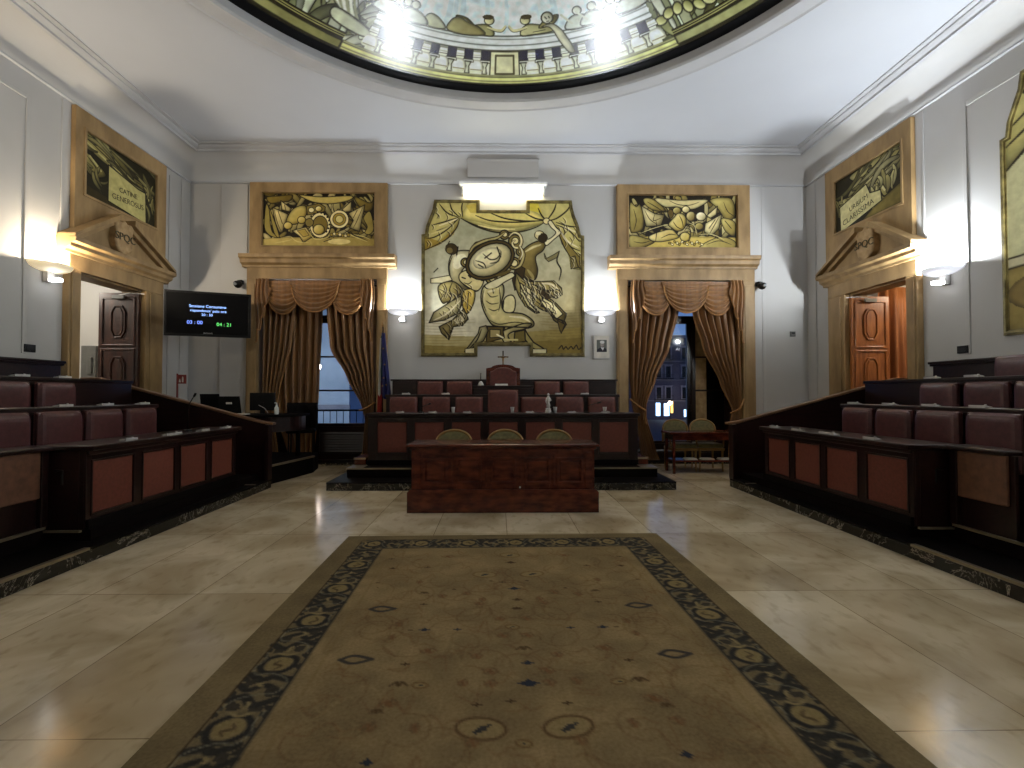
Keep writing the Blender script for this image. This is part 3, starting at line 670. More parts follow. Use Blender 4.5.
# ================================================================ bench seats
def seat_proto(name,lab,w,hb,zt,mt,cat='seat'):
    """local: back at y=0, sitter faces -y; zt = top height above its floor"""
    t=thing(name,lab,cat)
    zb=zt-hb
    def fn(sgn):
        def g(u,v):
            a=2*u-1;c=2*v-1; k=(1-abs(a)**8)*(1-abs(c)**8)
            r=1-.035*(abs(a)**6)*(abs(c)**6)*3
            return (a*w/2*r,-.055+sgn*(.018+.038*k**.6),zb+hb/2+c*hb/2*r)
        return g
    m=MB().sheet(fn(-1),20,20); 
    m2=MB().box(-w/2+.01,w/2-.01,-.06,-.012,zb+.01,zb+hb-.012)
    m.v+= []; m.add(m2.v,m2.f)
    m.sheet(lambda u,v:((2*u-1)*w/2,-.037-.018*0,zb+hb*v) ,1,1)
    # rim joining the pillow to its board
    m.box(-w/2+.004,w/2-.004,-.072,-.04,zb+.004,zb+hb-.004)
    m.build('backrest',mt,t,smooth=False,bevel=.012).data.polygons.foreach_set('use_smooth',[True]*0) if False else m.build('backrest',mt,t,bevel=.014)
    MB().box(-w/2+.02,w/2-.02,-.012,0,zb-.1,zb+hb-.03).build('back_board','wood',t,bevel=.004)
    zs=.44
    MB().box(-w/2+.01,w/2-.01,-.46,-.08,zs-.07,zs).build('seat_cushion',mt,t,bevel=.03,seg=3)
    MB().box(-.05,.05,-.32,-.2,0,zs-.07).box(-.14,.14,-.36,-.14,0,.02).build('pedestal','blackm',t,bevel=.005)
    return t
grp='maroon leather bench seats'
p1=seat_proto('bench_chair','',.475,.52,.99,'seat')
SY=[(5.84,),(5.30,),(4.77,),(4.225,)]
ordn=['','second ','third ','fourth ','fifth ']
first=True
for s in(-1,1):
    w='left' if s<0 else 'right'
    for k,(y,) in enumerate(SY):
        lab='maroon leather seat in the front row on the %s, %sfrom the far end panel'%(w,'nearest ' if k==0 else ordn[k])
        if k==0: lab='maroon leather seat in the front row on the %s, farthest from the camera'%w
        lc=(s*4.415,y,.222)
        if first: p1.location=lc; p1.rotation_euler=(0,0,RZ(s)); p1['label']=lab; first=False; p1['group']='side bench seats'
        else: dup(p1,lc,RZ(s),lab,'side bench seats')
    for k,y in enumerate((5.66,5.10,4.57)):
        if s<0 and k==2: continue
        lab='maroon leather seat in the middle row on the %s, %s'%(w,('farthest from the camera','creased, second from far end','at the picture edge')[k] if s>0 else ('farthest from the camera','at the picture edge')[k])
        dup(p1,(s*5.26,y,.522),RZ(s),lab,'side bench seats')
dup(p1,(5.965,5.43,.84),RZ(1),'maroon leather seat alone in the top row against the right wall board','side bench seats')
# ================================================================ dais bench
xs=[-1.755+.585*i+.02 for i in range(7)]
bench('dais_bench','long central dais bench with seven brown leather panels facing the hall',(.025,7.6),0,4.27,.26,1.075,[(x-.235,x+.235) for x in [(-1.755+.585*i) for i in range(7)]],.45,pz=(.19,.68))
bench('raised_desk','dark desk board behind the first row of dais seats',(.02,8.16),0,3.95,.33,1.37,[],.10,plinth=False,over=.012)
t=thing('dais_back_board','dark wooden board behind the top row of the dais','back board',(.04,8.93,.62))
MB().box(-2.06,2.1,0,.05,0,1.0).build('board','wood',t,bevel=.004)
MB().box(-2.09,2.13,-.03,.06,1.0,1.03).build('cap','wood',t,bevel=.006)
p2=seat_proto('dais_chair','',.465,.50,1.0,'seatdull')
LA=['the leftmost','second from the left','beside the tall middle seat on its left','beside the tall middle seat on its right','second from the right','the rightmost']
for k,x in enumerate((-1.645,-1.10,-.545,.56,1.15,1.695)):
    lab='maroon leather seat in the lower dais row, '+LA[k]
    if k==0: p2.location=(x,8.15,.33);p2['label']=lab;p2['group']='dais seats'
    else: dup(p2,(x,8.15,.33),0,lab,'dais seats')
for k,x in enumerate((-1.30,-.765,.845,1.375)):
    dup(p2,(x,8.86,.61),0,'maroon leather seat in the top dais row, '+('outer left','inner left','inner right','outer right')[k]+' of the arched chair','dais seats')
p3=seat_proto('dais_chair','tall maroon leather seat in the middle of the lower dais row',.51,.62,1.12,'seatdull'); p3.location=(.025,8.13,.33)
# president's desk
t=thing('president_desk','raised dark president desk in front of the arched chair','desk',(.03,8.3,.62)); 
MB().box(-.53,.53,-.03,.30,.86,.905).build('top','wood',t,bevel=.008)
MB().box(-.5,.5,-.02,.01,0,.86).box(-.5,-.46,0,.28,-.0,.86).box(.46,.5,0,.28,0,.86).build('carcass','wood',t,bevel=.004)
# president's chair
t=thing('president_chair','high arched president chair in maroon leather below the painting','chair',(.035,8.86,.62))
arch=lambda w,z0,z1,za:[(-w,z0),(w,z0),(w,z1)]+[(w*.72*math.cos(q),z1-.01+(za-z1)*math.sin(q)**.8) for q in np.linspace(.25,PI-.25,12)]+[(-w,z1)]
MB().prism(arch(.315,.3,1.235,1.315),'y',0,.045).build('back_frame','woodred',t,bevel=.01)
MB().prism(arch(.245,.5,1.17,1.26),'y',-.06,0).build('backrest','seatdull',t,bevel=.03,seg=3)
MB().box(-.27,.27,-.5,-.02,.36,.46).build('seat','seatdull',t,bevel=.03,seg=3)
MB().box(-.3,.3,-.5,.02,.28,.36).build('seat_frame','woodred',t,bevel=.006)
for a in(-1,1):
    MB().tube([(a*.29,0,.66),(a*.3,-.2,.68),(a*.3,-.44,.66),(a*.3,-.46,.36)],.022,8).build('armrest','woodred',t,smooth=True)
    for c in(-.46,-.0): MB().tube([(a*.27,c,.3),(a*.27,c,0)],[.03,.02],8).build('leg','woodred',t)
t=thing('crucifix','dark standing crucifix behind the arched president chair','crucifix',(.035,9.0,1.65))
MB().box(-.012,.012,-.01,.01,0,.54).box(-.1,.1,-.01,.01,.41,.435).box(-.05,.05,-.03,.03,-.0,.02).build('cross','bronze',t,bevel=.002)
MB().tube([(0,-.018,.27),(0,-.02,.36),(0,-.022,.40)],[.008,.016,.02],8).tube([(-.085,-.02,.425),(0,-.022,.40),(.085,-.02,.425)],.007,6).lathe([(0,-.016),(.014,0),(0,.016)],(0,-.025,.435),8).build('figure','gold',t,smooth=True)
# ================================================================ front desk
t=thing('front_desk','red mahogany desk with five panels standing before the dais','desk',(0,5.6,0))
MB().box(-1.115,1.115,-.005,.56,0,.02).prism([(-1.115,0),(1.115,0),(1.115,.235),(1.085,.27),(-1.085,.27),(-1.115,.235)],'y',-.005,.56).build('plinth','woodred',t,bevel=.006)
b=MB().box(-1.07,1.07,.05,.08,.27,.76)
px=[(423,447),(456,480),(490,514),(523.7,548.6),(556,581)]
pp=[((a-502)/480*5.65,(c-502)/480*5.65) for a,c in px]
ed=[-1.07]+[e for p in pp for e in p]+[1.07]
for i in range(0,len(ed),2): b.box(ed[i],ed[i+1],.03,.05,.27,.76)
for p in pp: b.box(p[0],p[1],.03,.05,.27,.34); b.box(p[0],p[1],.03,.05,.63,.76)
b.box(-1.07,-1.04,.05,.54,.27,.76).box(1.04,1.07,.05,.54,.27,.76)
b.build('carcass','woodred',t,bevel=.004)
for p in pp:
    MB().ring([(p[0]-.01,.33),(p[1]+.01,.33),(p[1]+.01,.64),(p[0]-.01,.64)],[(p[0]+.02,.36),(p[1]-.02,.36),(p[1]-.02,.61),(p[0]+.02,.61)],'y',.018,.036).build('panel_moulding','woodred',t,bevel=.005)
    MB().box(p[0]+.035,p[1]-.035,.036,.05,.375,.595).build('field_panel','woodred',t,bevel=.006)
for e in range(2,len(ed)-2,2):
    x=(ed[e]+ed[e+1])/2
    MB().box(x-.012,x+.012,.018,.03,.30,.70).build('pilaster','woodred',t,bevel=.004)
for x in(-1.0,1.0): MB().box(x-.04,x+.04,.015,.03,.28,.70).build('pilaster','woodred',t,bevel=.005)
MB().box(-1.12,1.12,-.04,.58,.765,.795).build('top','woodred',t,bevel=.01)
MB().box(-1.09,1.09,-.005,.56,.735,.765).build('top_moulding','woodred',t,bevel=.012,seg=3)
MB().box(.19,.205,.024,.03,.28,.40).build('key_plate','silver',t)
# ---- round-backed chairs
def round_chair(lab):
    t=thing('round_back_chair',lab,'chair')
    def arc(w,z0,h,n=18,p=.62): 
        return [(w*math.cos(q),z0+h*math.sin(q)**p) for q in np.linspace(0,PI,n)]
    A=[(.235,.5)]+arc(.235,.66,.24)+[(-.235,.5)]
    y=.24
    def cy(x): return y-.9*x*x
    MB().tube([(p[0],cy(p[0]),p[1]) for p in A],.017,8).build('back_frame','gold',t,smooth=True)
    # curved padded back
    m=MB(); n=14
    xs_=np.linspace(-.215,.215,n)
    def top(x): return .66+.24*(max(0,1-(x/.235)**2))**.31-.012
    def fb(off):
        return lambda u,v:(-.215+.43*u,cy(-.215+.43*u)+off*(math.sin(PI*u)**.4)*(math.sin(PI*v)**.4 if 0<v<1 else 0)+off*.2,.52+(top(-.215+.43*u)-.52)*v)
    MB().sheet(fb(-.03),n,8).sheet(fb(.03),n,8).build('backrest','velvet',t,smooth=True)
    MB().prism([(-.22,-.23),(.22,-.23),(.235,0),(.2,.2),(-.2,.2),(-.235,0)],'z',.42,.49).build('seat','velvet',t,bevel=.025,seg=3)
    MB().prism([(-.23,-.24),(.23,-.24),(.245,0),(.21,.21),(-.21,.21),(-.245,0)],'z',.37,.42).build('seat_frame','gold',t,bevel=.008)
    for a,c in((-.2,-.21),(.2,-.21),(-.19,.19),(.19,.19)):
        MB().tube([(a,c,.4),(a*.98,c,.2),(a*1.02,c*1.04,0)],[.022,.017,.012],8).build('leg','gold',t)
    for a in(-1,1):
        MB().tube([(a*.225,cy(.22)-.0,.66),(a*.25,.05,.67),(a*.25,-.14,.65),(a*.23,-.18,.44)],.014,8).build('armrest','gold',t,smooth=True)
    return t
rc=round_chair('olive round-backed chair with gilt frame, leftmost of three behind the front desk'); rc.location=(-.635,6.12,0); rc['group']='round-backed chairs'
dup(rc,(.035,6.12,0),0,'olive round-backed chair with gilt frame, middle of three behind the front desk','round-backed chairs')
dup(rc,(.68,6.12,0),0,'olive round-backed chair with gilt frame, rightmost of three behind the front desk','round-backed chairs')
dup(rc,(3.24,8.70,0),.05,'olive round-backed chair behind the window table, the left one','round-backed chairs')
dup(rc,(3.74,8.72,0),-.04,'olive round-backed chair behind the window table, the right one','round-backed chairs')
# ---- table below right window
t=thing('window_table','narrow wooden table with lower shelf in front of the right window','table',(3.6,8.5,0))
MB().box(-.7,.72,-.28,.2,.68,.72).build('tabletop','woodred',t,bevel=.006)
MB().box(-.64,.66,-.24,.16,.58,.68).build('apron','woodred',t,bevel=.003)
for x in(-.62,.64):
    for y in(-.22,.14): MB().box(x-.022,x+.022,y-.022,y+.022,0,.60).build('leg','woodred',t,bevel=.004)
MB().box(-.62,.64,-.21,.13,.2,.23).build('shelf','woodred',t,bevel=.003)
for k,(x,lab) in enumerate(((3.32,'leftmost'),(3.62,'middle'),(3.93,'rightmost'))):
    o=MB(); 
    for q in range(3): o.box(-.11+.01*q,.1-.006*q,-.08,.08,.0+.008*q,.008+.008*q)
    o=o.build('paper_stack','paper'); o.location=(x,8.42,.23); tag(o,lab+' stack of papers on the lower shelf of the window table','papers','papers on the table shelf')
t=thing('draped_cloth','pale crumpled paper lying under the window table top','paper',(3.5,8.42,.50)) if False else None
# ================================================================ small things
def device(lab,loc,rz,w=.15):
    t=thing('voting_unit',lab,'voting unit',loc,rz,'voting units on the desks')
    MB().prism([(-.035,0),(.035,0),(.035,.012),(-.035,.026)],'x',-w/2,w/2).build('base','silver',t,bevel=.003)
    MB().box(-w*.42,w*.1,-.02,.006,.024,.03).build('card_slot','black',t)
    MB().lathe([(0,.02),(.010,.02),(.010,.03),(.006,.033),(0,.034)],(w*.3,.0,0),10).build('button','silver',t,smooth=True)
    return t
units=[]
w_={-1:'left',1:'right'}
o_=['farthest','second farthest','third farthest','nearest visible']
for s in(-1,1):
    for k,y in enumerate((6.30,5.82,5.27,4.66)):
        units.append(('silver voting unit on the %s front bench, %s from the camera'%(w_[s],o_[k]),(s*3.60,y,.935),RZ(s),.15 if k!=2 else .24))
    for k,y in enumerate((6.0,5.45,4.93,4.42) if s>0 else (5.98,5.42,4.9)):
        units.append(('silver voting unit on the second desk on the %s, %s from the camera'%(w_[s],o_[k]),(s*4.44,y,1.25),RZ(s),.16))
    for k,y in enumerate((5.85,5.33)):
        units.append(('silver voting unit on the third desk on the %s, %s from the camera'%(w_[s],o_[k]),(s*5.30,y,1.57),RZ(s),.17))
for k,x in enumerate((-1.62,-1.1,-.55,.45,1.12,1.66)):
    units.append(('silver voting unit on the dais bench, '+LA[k].replace('tall middle seat on its','desk centre, just'),(x,7.68,1.075),0,.13))
for k,x in enumerate((-1.62,-.95,.98,1.42)):
    units.append(('silver voting unit on the raised dais desk, '+('leftmost','left of the president desk','right of the president desk','rightmost')[k],(x,8.18,1.37),0,.13))
d0=device(units[0][0],units[0][1],units[0][2])
for l,lc,rz,w in units[1:]:
    d=dup(d0,lc,rz,l,'voting units on the desks'); d.scale=(w/.15,1,1)
def mic(lab,loc,rz,h=.36,lean=.1):
    t=thing('gooseneck_microphone',lab,'microphone',loc,rz)
    MB().lathe([(0,0),(.05,0),(.05,.012),(.02,.022),(0,.024)],(0,0,0),14).build('base','black',t,smooth=True)
    MB().tube([(0,0,.02),(0,0,h*.6),(lean*.3,0,h*.8),(lean,0,h)],.006,8).build('stem','blackm',t,smooth=True)
    MB().tube([(lean*.96,0,h*.98),(lean*1.3,0,h*1.08)],[.012,.014],8).build('capsule','black',t,smooth=True)
    return t
mic('thin gooseneck microphone standing on the far end of the left front bench',(-3.80,5.85,.935),PI,.42,-.07)
# dais items
t=thing('bell','small handbell with upright handle on the left corner of the president desk','bell',(-.36,8.38,1.525))
MB().lathe([(.055,0),(.05,.02),(.03,.06),(.012,.075),(0,.078)],(0,0,0),16).build('bell_cup','silver',t,smooth=True)
MB().tube([(0,0,.07),(0,0,.22)],[.007,.010],8).build('handle','bronze',t,smooth=True)
t=thing('nameplate','small silver nameplate on the president desk in front of the chair','nameplate',(.0,8.30,1.525))
MB().prism([(-.02,0),(.02,0),(0,.03)],'x',-.11,.11).build('plate','silver',t)
t=thing('statuette','small silver standing statuette on the dais bench right of centre','statuette',(.75,7.72,1.075))
MB().lathe([(0,0),(.05,0),(.05,.03),(.04,.05),(.045,.07),(0,.08)],(0,0,0),16).build('pedestal','silver',t,smooth=True)
MB().lathe([(.022,.07),(.034,.12),(.02,.17),(.03,.21),(.026,.25),(.012,.27),(0,.272)],(0,0,0),12).lathe([(0,-.022),(.018,-.01),(.02,.004),(.012,.02),(0,.025)],(0,0,.292),10).tube([(-.028,0,.24),(-.04,-.01,.19),(-.028,-.02,.15)],.008,6).tube([(.028,0,.24),(.042,-.01,.2),(.01,-.03,.18)],.008,6).build('figure','silver',t,smooth=True)
def cup(lab,loc,h=.085):
    t=thing('plastic_cup',lab,'cup',loc,0,'cups on the dais bench')
    MB().lathe([(.022,0),(.032,h),(.035,h+.004),(.031,h),(.021,.004),(0,.004)],(0,0,0),16).build('cup','white',t,smooth=True)
    return t
c0=cup('white plastic cup on the dais bench left of centre',(-.78,7.72,1.075),.09)
dup(c0,(.17,7.70,1.075),0,'white plastic cup on the dais bench before the tall middle seat','cups on the dais bench')
dup(c0,(.86,7.72,1.075),0,'white plastic cup on the dais bench just right of the statuette','cups on the dais bench')
dup(c0,(1.66,7.72,1.075),0,'white plastic cup near the right end of the dais bench','cups on the dais bench')
mic('slim gooseneck microphone reaching low over the right half of the dais bench',(1.38,7.78,1.075),0,.16,.18)
mic('slim gooseneck microphone on the left half of the dais bench',(-1.3,7.78,1.075),0,.14,.12)
# stenographers' table at left window
t=thing('recorder_platform','low dark platform beneath the laptop table by the left window','platform',(-4.3,8.1,0))
MB().prism([(-1.7,-.9),(.0,-.9),(.74,-.9),(1.0,.4),(.9,.9),(-1.7,.9)],'z',0,.3).build('deck','dark',t,bevel=.01)
MB().prism([(-1.7,-.93),(.76,-.93),(1.03,.4),(.99,.4),(.73,-.9),(-1.7,-.9)],'z',.27,.3).build('nosing','nosing',t)
t=thing('laptop_table','dark curved-front table carrying the monitors by the left window','table',(-4.3,8.25,.30))
cur=[(-1.1,-.4),(.35,-.4)]+[(.35+.55*math.sin(q),.15-.55*math.cos(q)) for q in np.linspace(.15,PI/2,8)]+[(.9,.35),(-1.1,.35)]
MB().prism(cur,'z',.70,.74).build('tabletop','dark',t,bevel=.008)
ins=[(p[0]*.93,p[1]*.88) for p in cur]
MB().prism(ins,'z',.45,.70).box(-1.0,-.94,-.3,.3,0,.45).build('apron','wood',t,bevel=.005)
for x,y in((-.95,-.32),(-.95,.26),(.3,-.32),(.74,.22)): MB().box(x-.03,x+.03,y-.03,y+.03,0,.5).build('leg','dark',t,bevel=.004)
t=thing('office_chair','dark padded chair behind the curved laptop table at the left window','chair',(-3.62,8.78,.3),.3)
MB().sheet(lambda u,v:((u-.5)*.5,.2-.12*(2*u-1)**2,.42+.5*v),14,8).build('backrest','dark',t,solid=.05,smooth=True)
MB().box(-.24,.24,-.24,.2,.38,.45).build('seat','dark',t,bevel=.025)
for a,c in((-.2,-.2),(.2,-.2),(-.2,.18),(.2,.18)): MB().tube([(a,c,.4),(a,c,0)],.014,8).build('leg','blackm',t)
def laptop(lab,loc,rz,w,h,nm='laptop'):
    t=thing(nm,lab,nm.replace('_',' '),loc,rz,'screens on the laptop table')
    MB().box(-w/2,w/2,.02,.24,0,.016).build('base','black',t,bevel=.003)
    MB().prism([(.0,.01),(.012,.008),(-.048,h),(-.06,h)],'x',-w/2,w/2).build('screen','black',t,bevel=.003)
    return t
l1=laptop('open black laptop seen from behind, leftmost on the curved table',(-4.93,8.22,1.04),.1,.31,.34)
l2=laptop('open black laptop with pale sticker, second from the left on the curved table',(-4.52,8.08,1.04),-.1,.38,.30)
MB().box(-.045,.045,-.057,-.03,.17,.20).build('sticker','paper',l2)
t=thing('desktop_monitor','black desktop monitor seen from behind in front of the left window curtain','monitor',(-4.05,8.20,1.04),0,'screens on the laptop table')
MB().box(-.21,.21,-.02,.02,.06,.36).build('screen','black',t,bevel=.006)
MB().box(-.03,.03,-.03,.03,0,.2).box(-.1,.1,-.08,.08,0,.012).build('stand','black',t,bevel=.004)
MB().tube([(-.05,-.03,.15),(.06,-.06,.10),(.12,-.05,.02)],.006,6).build('cable','silver',t)
t=thing('sanitizer_bottle','white pump bottle on the curved table at the left window','bottle',(-3.75,8.06,1.04))
MB().lathe([(0,0),(.032,0),(.034,.01),(.034,.11),(.015,.135),(.013,.15),(0,.15)],(0,0,0),16).build('body','white',t,smooth=True)
MB().tube([(0,0,.15),(0,0,.19),(-.035,0,.19)],.007,6).build('pump','white',t)
for k,(x,y,lab) in enumerate(((-4.3,7.98,'loose papers on the curved table between laptop and monitor'),(-4.62,7.93,'loose papers on the curved table in front of the stickered laptop'))):
    o=MB().box(-.12,.12,-.07,.07,0,.012).box(-.09,.13,-.05,.06,.012,.018).build('papers','paper'); o.location=(x,y,1.04); o.rotation_euler=(0,0,.2*k-.1); tag(o,lab,'papers')
t=thing('fire_sign','red fire extinguisher sign on a thin red post beside the left wall','sign',(-5.36,8.0,.12))
t.location=(-5.72,8.55,.3)
MB().tube([(0,0,0),(0,0,1.44)],.014,8).box(-.12,.12,-.12,.12,0,.02).build('post','red',t)
MB().box(.0,.155,-.006,.006,1.26,1.42).build('plate','red',t)
MB().box(.085,.11,-.009,-.006,1.285,1.37).box(.092,.103,-.009,-.006,1.37,1.385).prism([(.03,1.285),(.065,1.285),(.058,1.32),(.05,1.35),(.036,1.32)],'y',-.009,-.006).build('pictogram','paper',t)
# wall television
t=thing('wall_television','large black television screen showing session times on the left wall','television',(-5.0,8.28,2.75))
p0=Vector((-5.64,8.07,0));p1=Vector((-4.42,8.50,0)); an=math.atan2(p1.y-p0.y,p1.x-p0.x); w=(p1-p0).length
t.location=((p0.x+p1.x)/2,(p0.y+p1.y)/2,2.745); t.rotation_euler=(0,0,an)
MB().ring([(-w/2,-.385),(w/2,-.385),(w/2,.385),(-w/2,.385)],[(-w/2+.035,-.345),(w/2-.035,-.345),(w/2-.035,.35),(-w/2+.035,.35)],'y',-.012,.03).build('bezel','black',t,bevel=.004)
MB().box(-w/2+.03,w/2-.03,-.004,.05,-.35,.355).build('screen','screen',t)
MB().box(-.09,.09,.05,.75,-.05,.05).box(-.2,.2,.05,.08,-.2,.2).build('wall_bracket','blackm',t)
R0=(PI/2,0,0)
text('Sessione Consuntivo',.066,'txtw',t,(-.01,-.008,.13),R0)
text("rispondenza' palo ore",.062,'txtw',t,(.0,-.008,.055),R0)
text('20 : 30',.06,'txtw',t,(-.02,-.008,-.015),R0)
text('03 : 00',.084,'txtb',t,(-.2,-.008,-.15),R0)
text('04 : 21',.084,'txtg',t,(.24,-.008,-.17),R0)
text('SAMSUNG',.03,'silver',t,(.0,-.014,-.33),R0,name='maker_mark')
# cctv cameras, thermostat, sockets
def cam(lab,loc,s):
    t=thing('security_camera',lab,'camera',loc)
    MB().box(-.03,.03,.06,.16,.02,.10).box(-.02,.02,-.02,.08,.05,.075).build('mount','black',t,bevel=.004)
    MB().lathe([(0,-.085),(.045,-.07),(.075,-.03),(.08,.0),(.075,.03),(.05,.05),(0,.055)],(0,-.03,.0),18).build('dome','blackm',t,smooth=True)
    MB().lathe([(0,0),(.028,0),(.028,.03),(0,.03)],(0,0,0),12).build('lens','glassy',t).matrix_local=Matrix.Translation((0,-.11,-.02))@Matrix.Rotation(PI/2,4,'X')
cam('black security camera beside the left window cornice',(-5.07,9.30,3.50),1)
cam('black security camera beside the right window cornice',(5.10,9.30,3.50),1)
t=thing('thermostat','small dark control box on the back wall right of the right window','thermostat',(5.80,9.44,2.57))
MB().box(-.05,.05,-.015,.02,-.05,.05).build('body','greybox',t,bevel=.004); MB().box(-.03,.03,-.02,-.015,-.0,.03).build('display','black',t)
for s,l in((-1,'left'),(1,'right')):
    t=thing('wall_socket','black socket plate on the '+l+' wall above the top row','socket',(s*6.12,6.28,1.97))
    MB().box(-.015,.015,-.075,.075,-.05,.05).build('plate','black',t,bevel=.004)
    MB().box(*sorted((-s*.015,-s*.02)),-.05,.05,-.025,.025).build('insert','blackm',t)
# portrait
t=thing('portrait_photo','small white framed portrait photograph right of the large painting','picture',(1.985,9.44,2.305))
MB().ring([(-.16,-.23),(.16,-.23),(.16,.23),(-.16,.23)],[(-.148,-.218),(.148,-.218),(.148,.218),(-.148,.218)],'y',-.03,.01).build('frame','silver',t)
MB().box(-.15,.15,-.02,.0,-.22,.22).build('mat','paper',t)
cv=Cv(-.1,-.12,.1,.12,260,(92,96,92))
cv.poly([(-.1,.12),(-.09,.07),(-.03,.03),(.05,.03),(.1,.07),(.1,.12)],(28,28,38)); cv.poly([(-.02,.03),(.02,.09),(.05,.03)],(200,200,205))
cv.ell(.015,-.025,.042,.06,0,(168,160,156),shade=(110,104,102)); cv.ell(.01,-.075,.045,.03,0,(205,205,205)); cv.line([(0,-.035),(.01,-.035)],.008,(60,56,54));cv.line([(.028,-.035),(.038,-.035)],.008,(60,56,54));cv.line([(.005,.005),(.03,.005)],.006,(90,70,66))
cv.grid('print','paint',lambda X,Y:(X,-.022+0*X,-Y+.02),t)
# flags
t=thing('flag_stand','blue starred flag and tricolour flag on one pole left of the dais','flag',(-2.24,9.10,.33))
MB().tube([(0,0,0),(0,0,2.32)],.014,8).build('pole','bronze',t)
MB().lathe([(0,0),(.022,.03),(.028,.06),(.006,.12),(.012,.14),(0,.17)],(0,0,2.30),10).build('finial','gold',t,smooth=True)
MB().lathe([(0,0),(.16,0),(.15,.03),(.04,.06),(0,.06)],(0,0,0),18).build('base','bronze',t,smooth=True)
def fl(x0t,x1t,x0b,x1b,y,zt,zb,ph):
    return lambda u,v:((x0t+(x1t-x0t)*u)*(1-v)+(x0b+(x1b-x0b)*u)*v,y+.03*math.sin(u*2.2*2*PI+ph)*(.3+v)+.0*v,zt+(zb-zt)*v-.10*math.sin(PI*u)*v)
o=MB().sheet(fl(-.01,.05,-.02,.16,-.05,2.2,1.05,0),24,20).build('blue_flag','flagblue',t,solid=.004,smooth=True)
for k,(x,z) in enumerate(((.03,1.9),(.06,1.6),(.04,1.35),(.09,1.22),(.02,1.2))):
    pts=[(x+(.022 if i%2==0 else .009)*math.sin(i*PI/5),z+(.022 if i%2==0 else .009)*math.cos(i*PI/5)) for i in range(10)]
    MB().prism(pts,'y',-.104,-.098).build('star','gold',o)
MB().sheet(fl(-.035,-.0,-.03,.0,-.02,2.15,1.45,1),12,14).build('green_band','flaggreen',t,solid=.004,smooth=True)
MB().sheet(fl(-.045,-.02,-.08,-.02,-.03,2.1,1.1,2),12,14).build('white_band','flagwhite',t,solid=.004,smooth=True)
MB().sheet(fl(-.05,-.02,-.1,.0,-.015,1.75,.72,3),12,14).build('red_band','flagred',t,solid=.004,smooth=True)
# ---------------------------------------------------------------- sconces
def point(loc,e,col,r=.05,name='bulb'):
    l=bpy.data.lights.new(name,'POINT'); l.energy=e; l.color=col; l.shadow_soft_size=r
    o=bpy.data.objects.new(name,l); C.objects.link(o); o.location=loc; return o
def sconce(lab,loc,rz,m,e,col,visible=True):
    # local: wall at y=0, room at -y
    t=thing('wall_sconce',lab,'wall lamp',loc,rz,'uplighter wall lamps')
    pr=[]
    def fn(u,v):
        q=PI*u; R=.29; D=.25
        k=math.sin(v*PI/2)
        return (-R*math.cos(q)*k,-D*math.sin(q)*k-.004,-.10+.10*(v**2.0))
    MB().sheet(fn,24,8).build('dish',m,t,solid=.012,smooth=True)
    MB().box(-.05,.05,-.07,0,-.24,-.05).build('bracket','silver',t,bevel=.006)
    MB().box(-.04,.04,-.20,-.06,-.235,-.185).build('emergency_lamp','lampw',t,bevel=.012,seg=3)
    c,s_=math.cos(rz),math.sin(rz)
    d=Vector((0,-.13,.02)); p=Vector(loc)+Vector((c*d.x-s_*d.y,s_*d.x+c*d.y,d.z))
    l=point(p,e,col,.045); 
    return t
COOL=(.86,.93,1.0); WARM=(1,.86,.66)
EB,ER,EL=190,400,170
sconce('uplighter wall lamp left of the large painting',(-1.93,YB,3.03),0,'frostedw',EB,COOL)
sconce('uplighter wall lamp right of the large painting',(1.97,YB,3.03),0,'frostedw',EB,COOL)
sconce('bright white uplighter wall lamp on the right wall',(XW,6.50,3.12),RZ(1),'frostedw',ER,COOL)
sconce('warm glowing uplighter wall lamp on the left wall',(-XW,6.50,3.12),RZ(-1),'frosted',EL,WARM)
for y,nn in((3.7,'beside the camera'),(.9,'behind the camera')):
    sconce('uplighter wall lamp on the right wall '+nn,(XW,y,3.10),RZ(1),'frostedw',ER*1.15,COOL)
    sconce('uplighter wall lamp on the left wall '+nn,(-XW,y,3.10),RZ(-1),'frosted',EL*.9,WARM)
# lamp over the painting
t=thing('picture_lamp','long bright lamp fixed on the wall just above the large painting','wall lamp',(.04,9.40,5.36))
MB().prism([(9.46-9.40,.10),(-.14,.10),(-.17,.14),(.06,.14)],'x',-.86,.86).build('hood','white',t,bevel=.006)
MB().box(-.74,.74,-.05,.05,-.04,.03).build('tube_cover','tube',t,bevel=.015,seg=3)
for x in(-.8,.8): MB().box(x-.02,x+.02,-.06,.06,-.05,.10).build('end_cap','white',t,bevel=.004)
# anteroom lamps
for s,e,col in((-1,110,(1,.93,.80)),(1,90,(1,.82,.6))):
    t=thing('ceiling_lamp','round ceiling lamp inside the '+w_[s]+' anteroom','lamp',(s*7.6,7.4,3.6))
    MB().lathe([(0,-.12),(.12,-.1),(.17,-.04),(.17,0),(0,0)],(0,0,0),20).build('shade','frosted',t,smooth=True)
    point((s*7.6,7.4,3.3),e,col,.12)
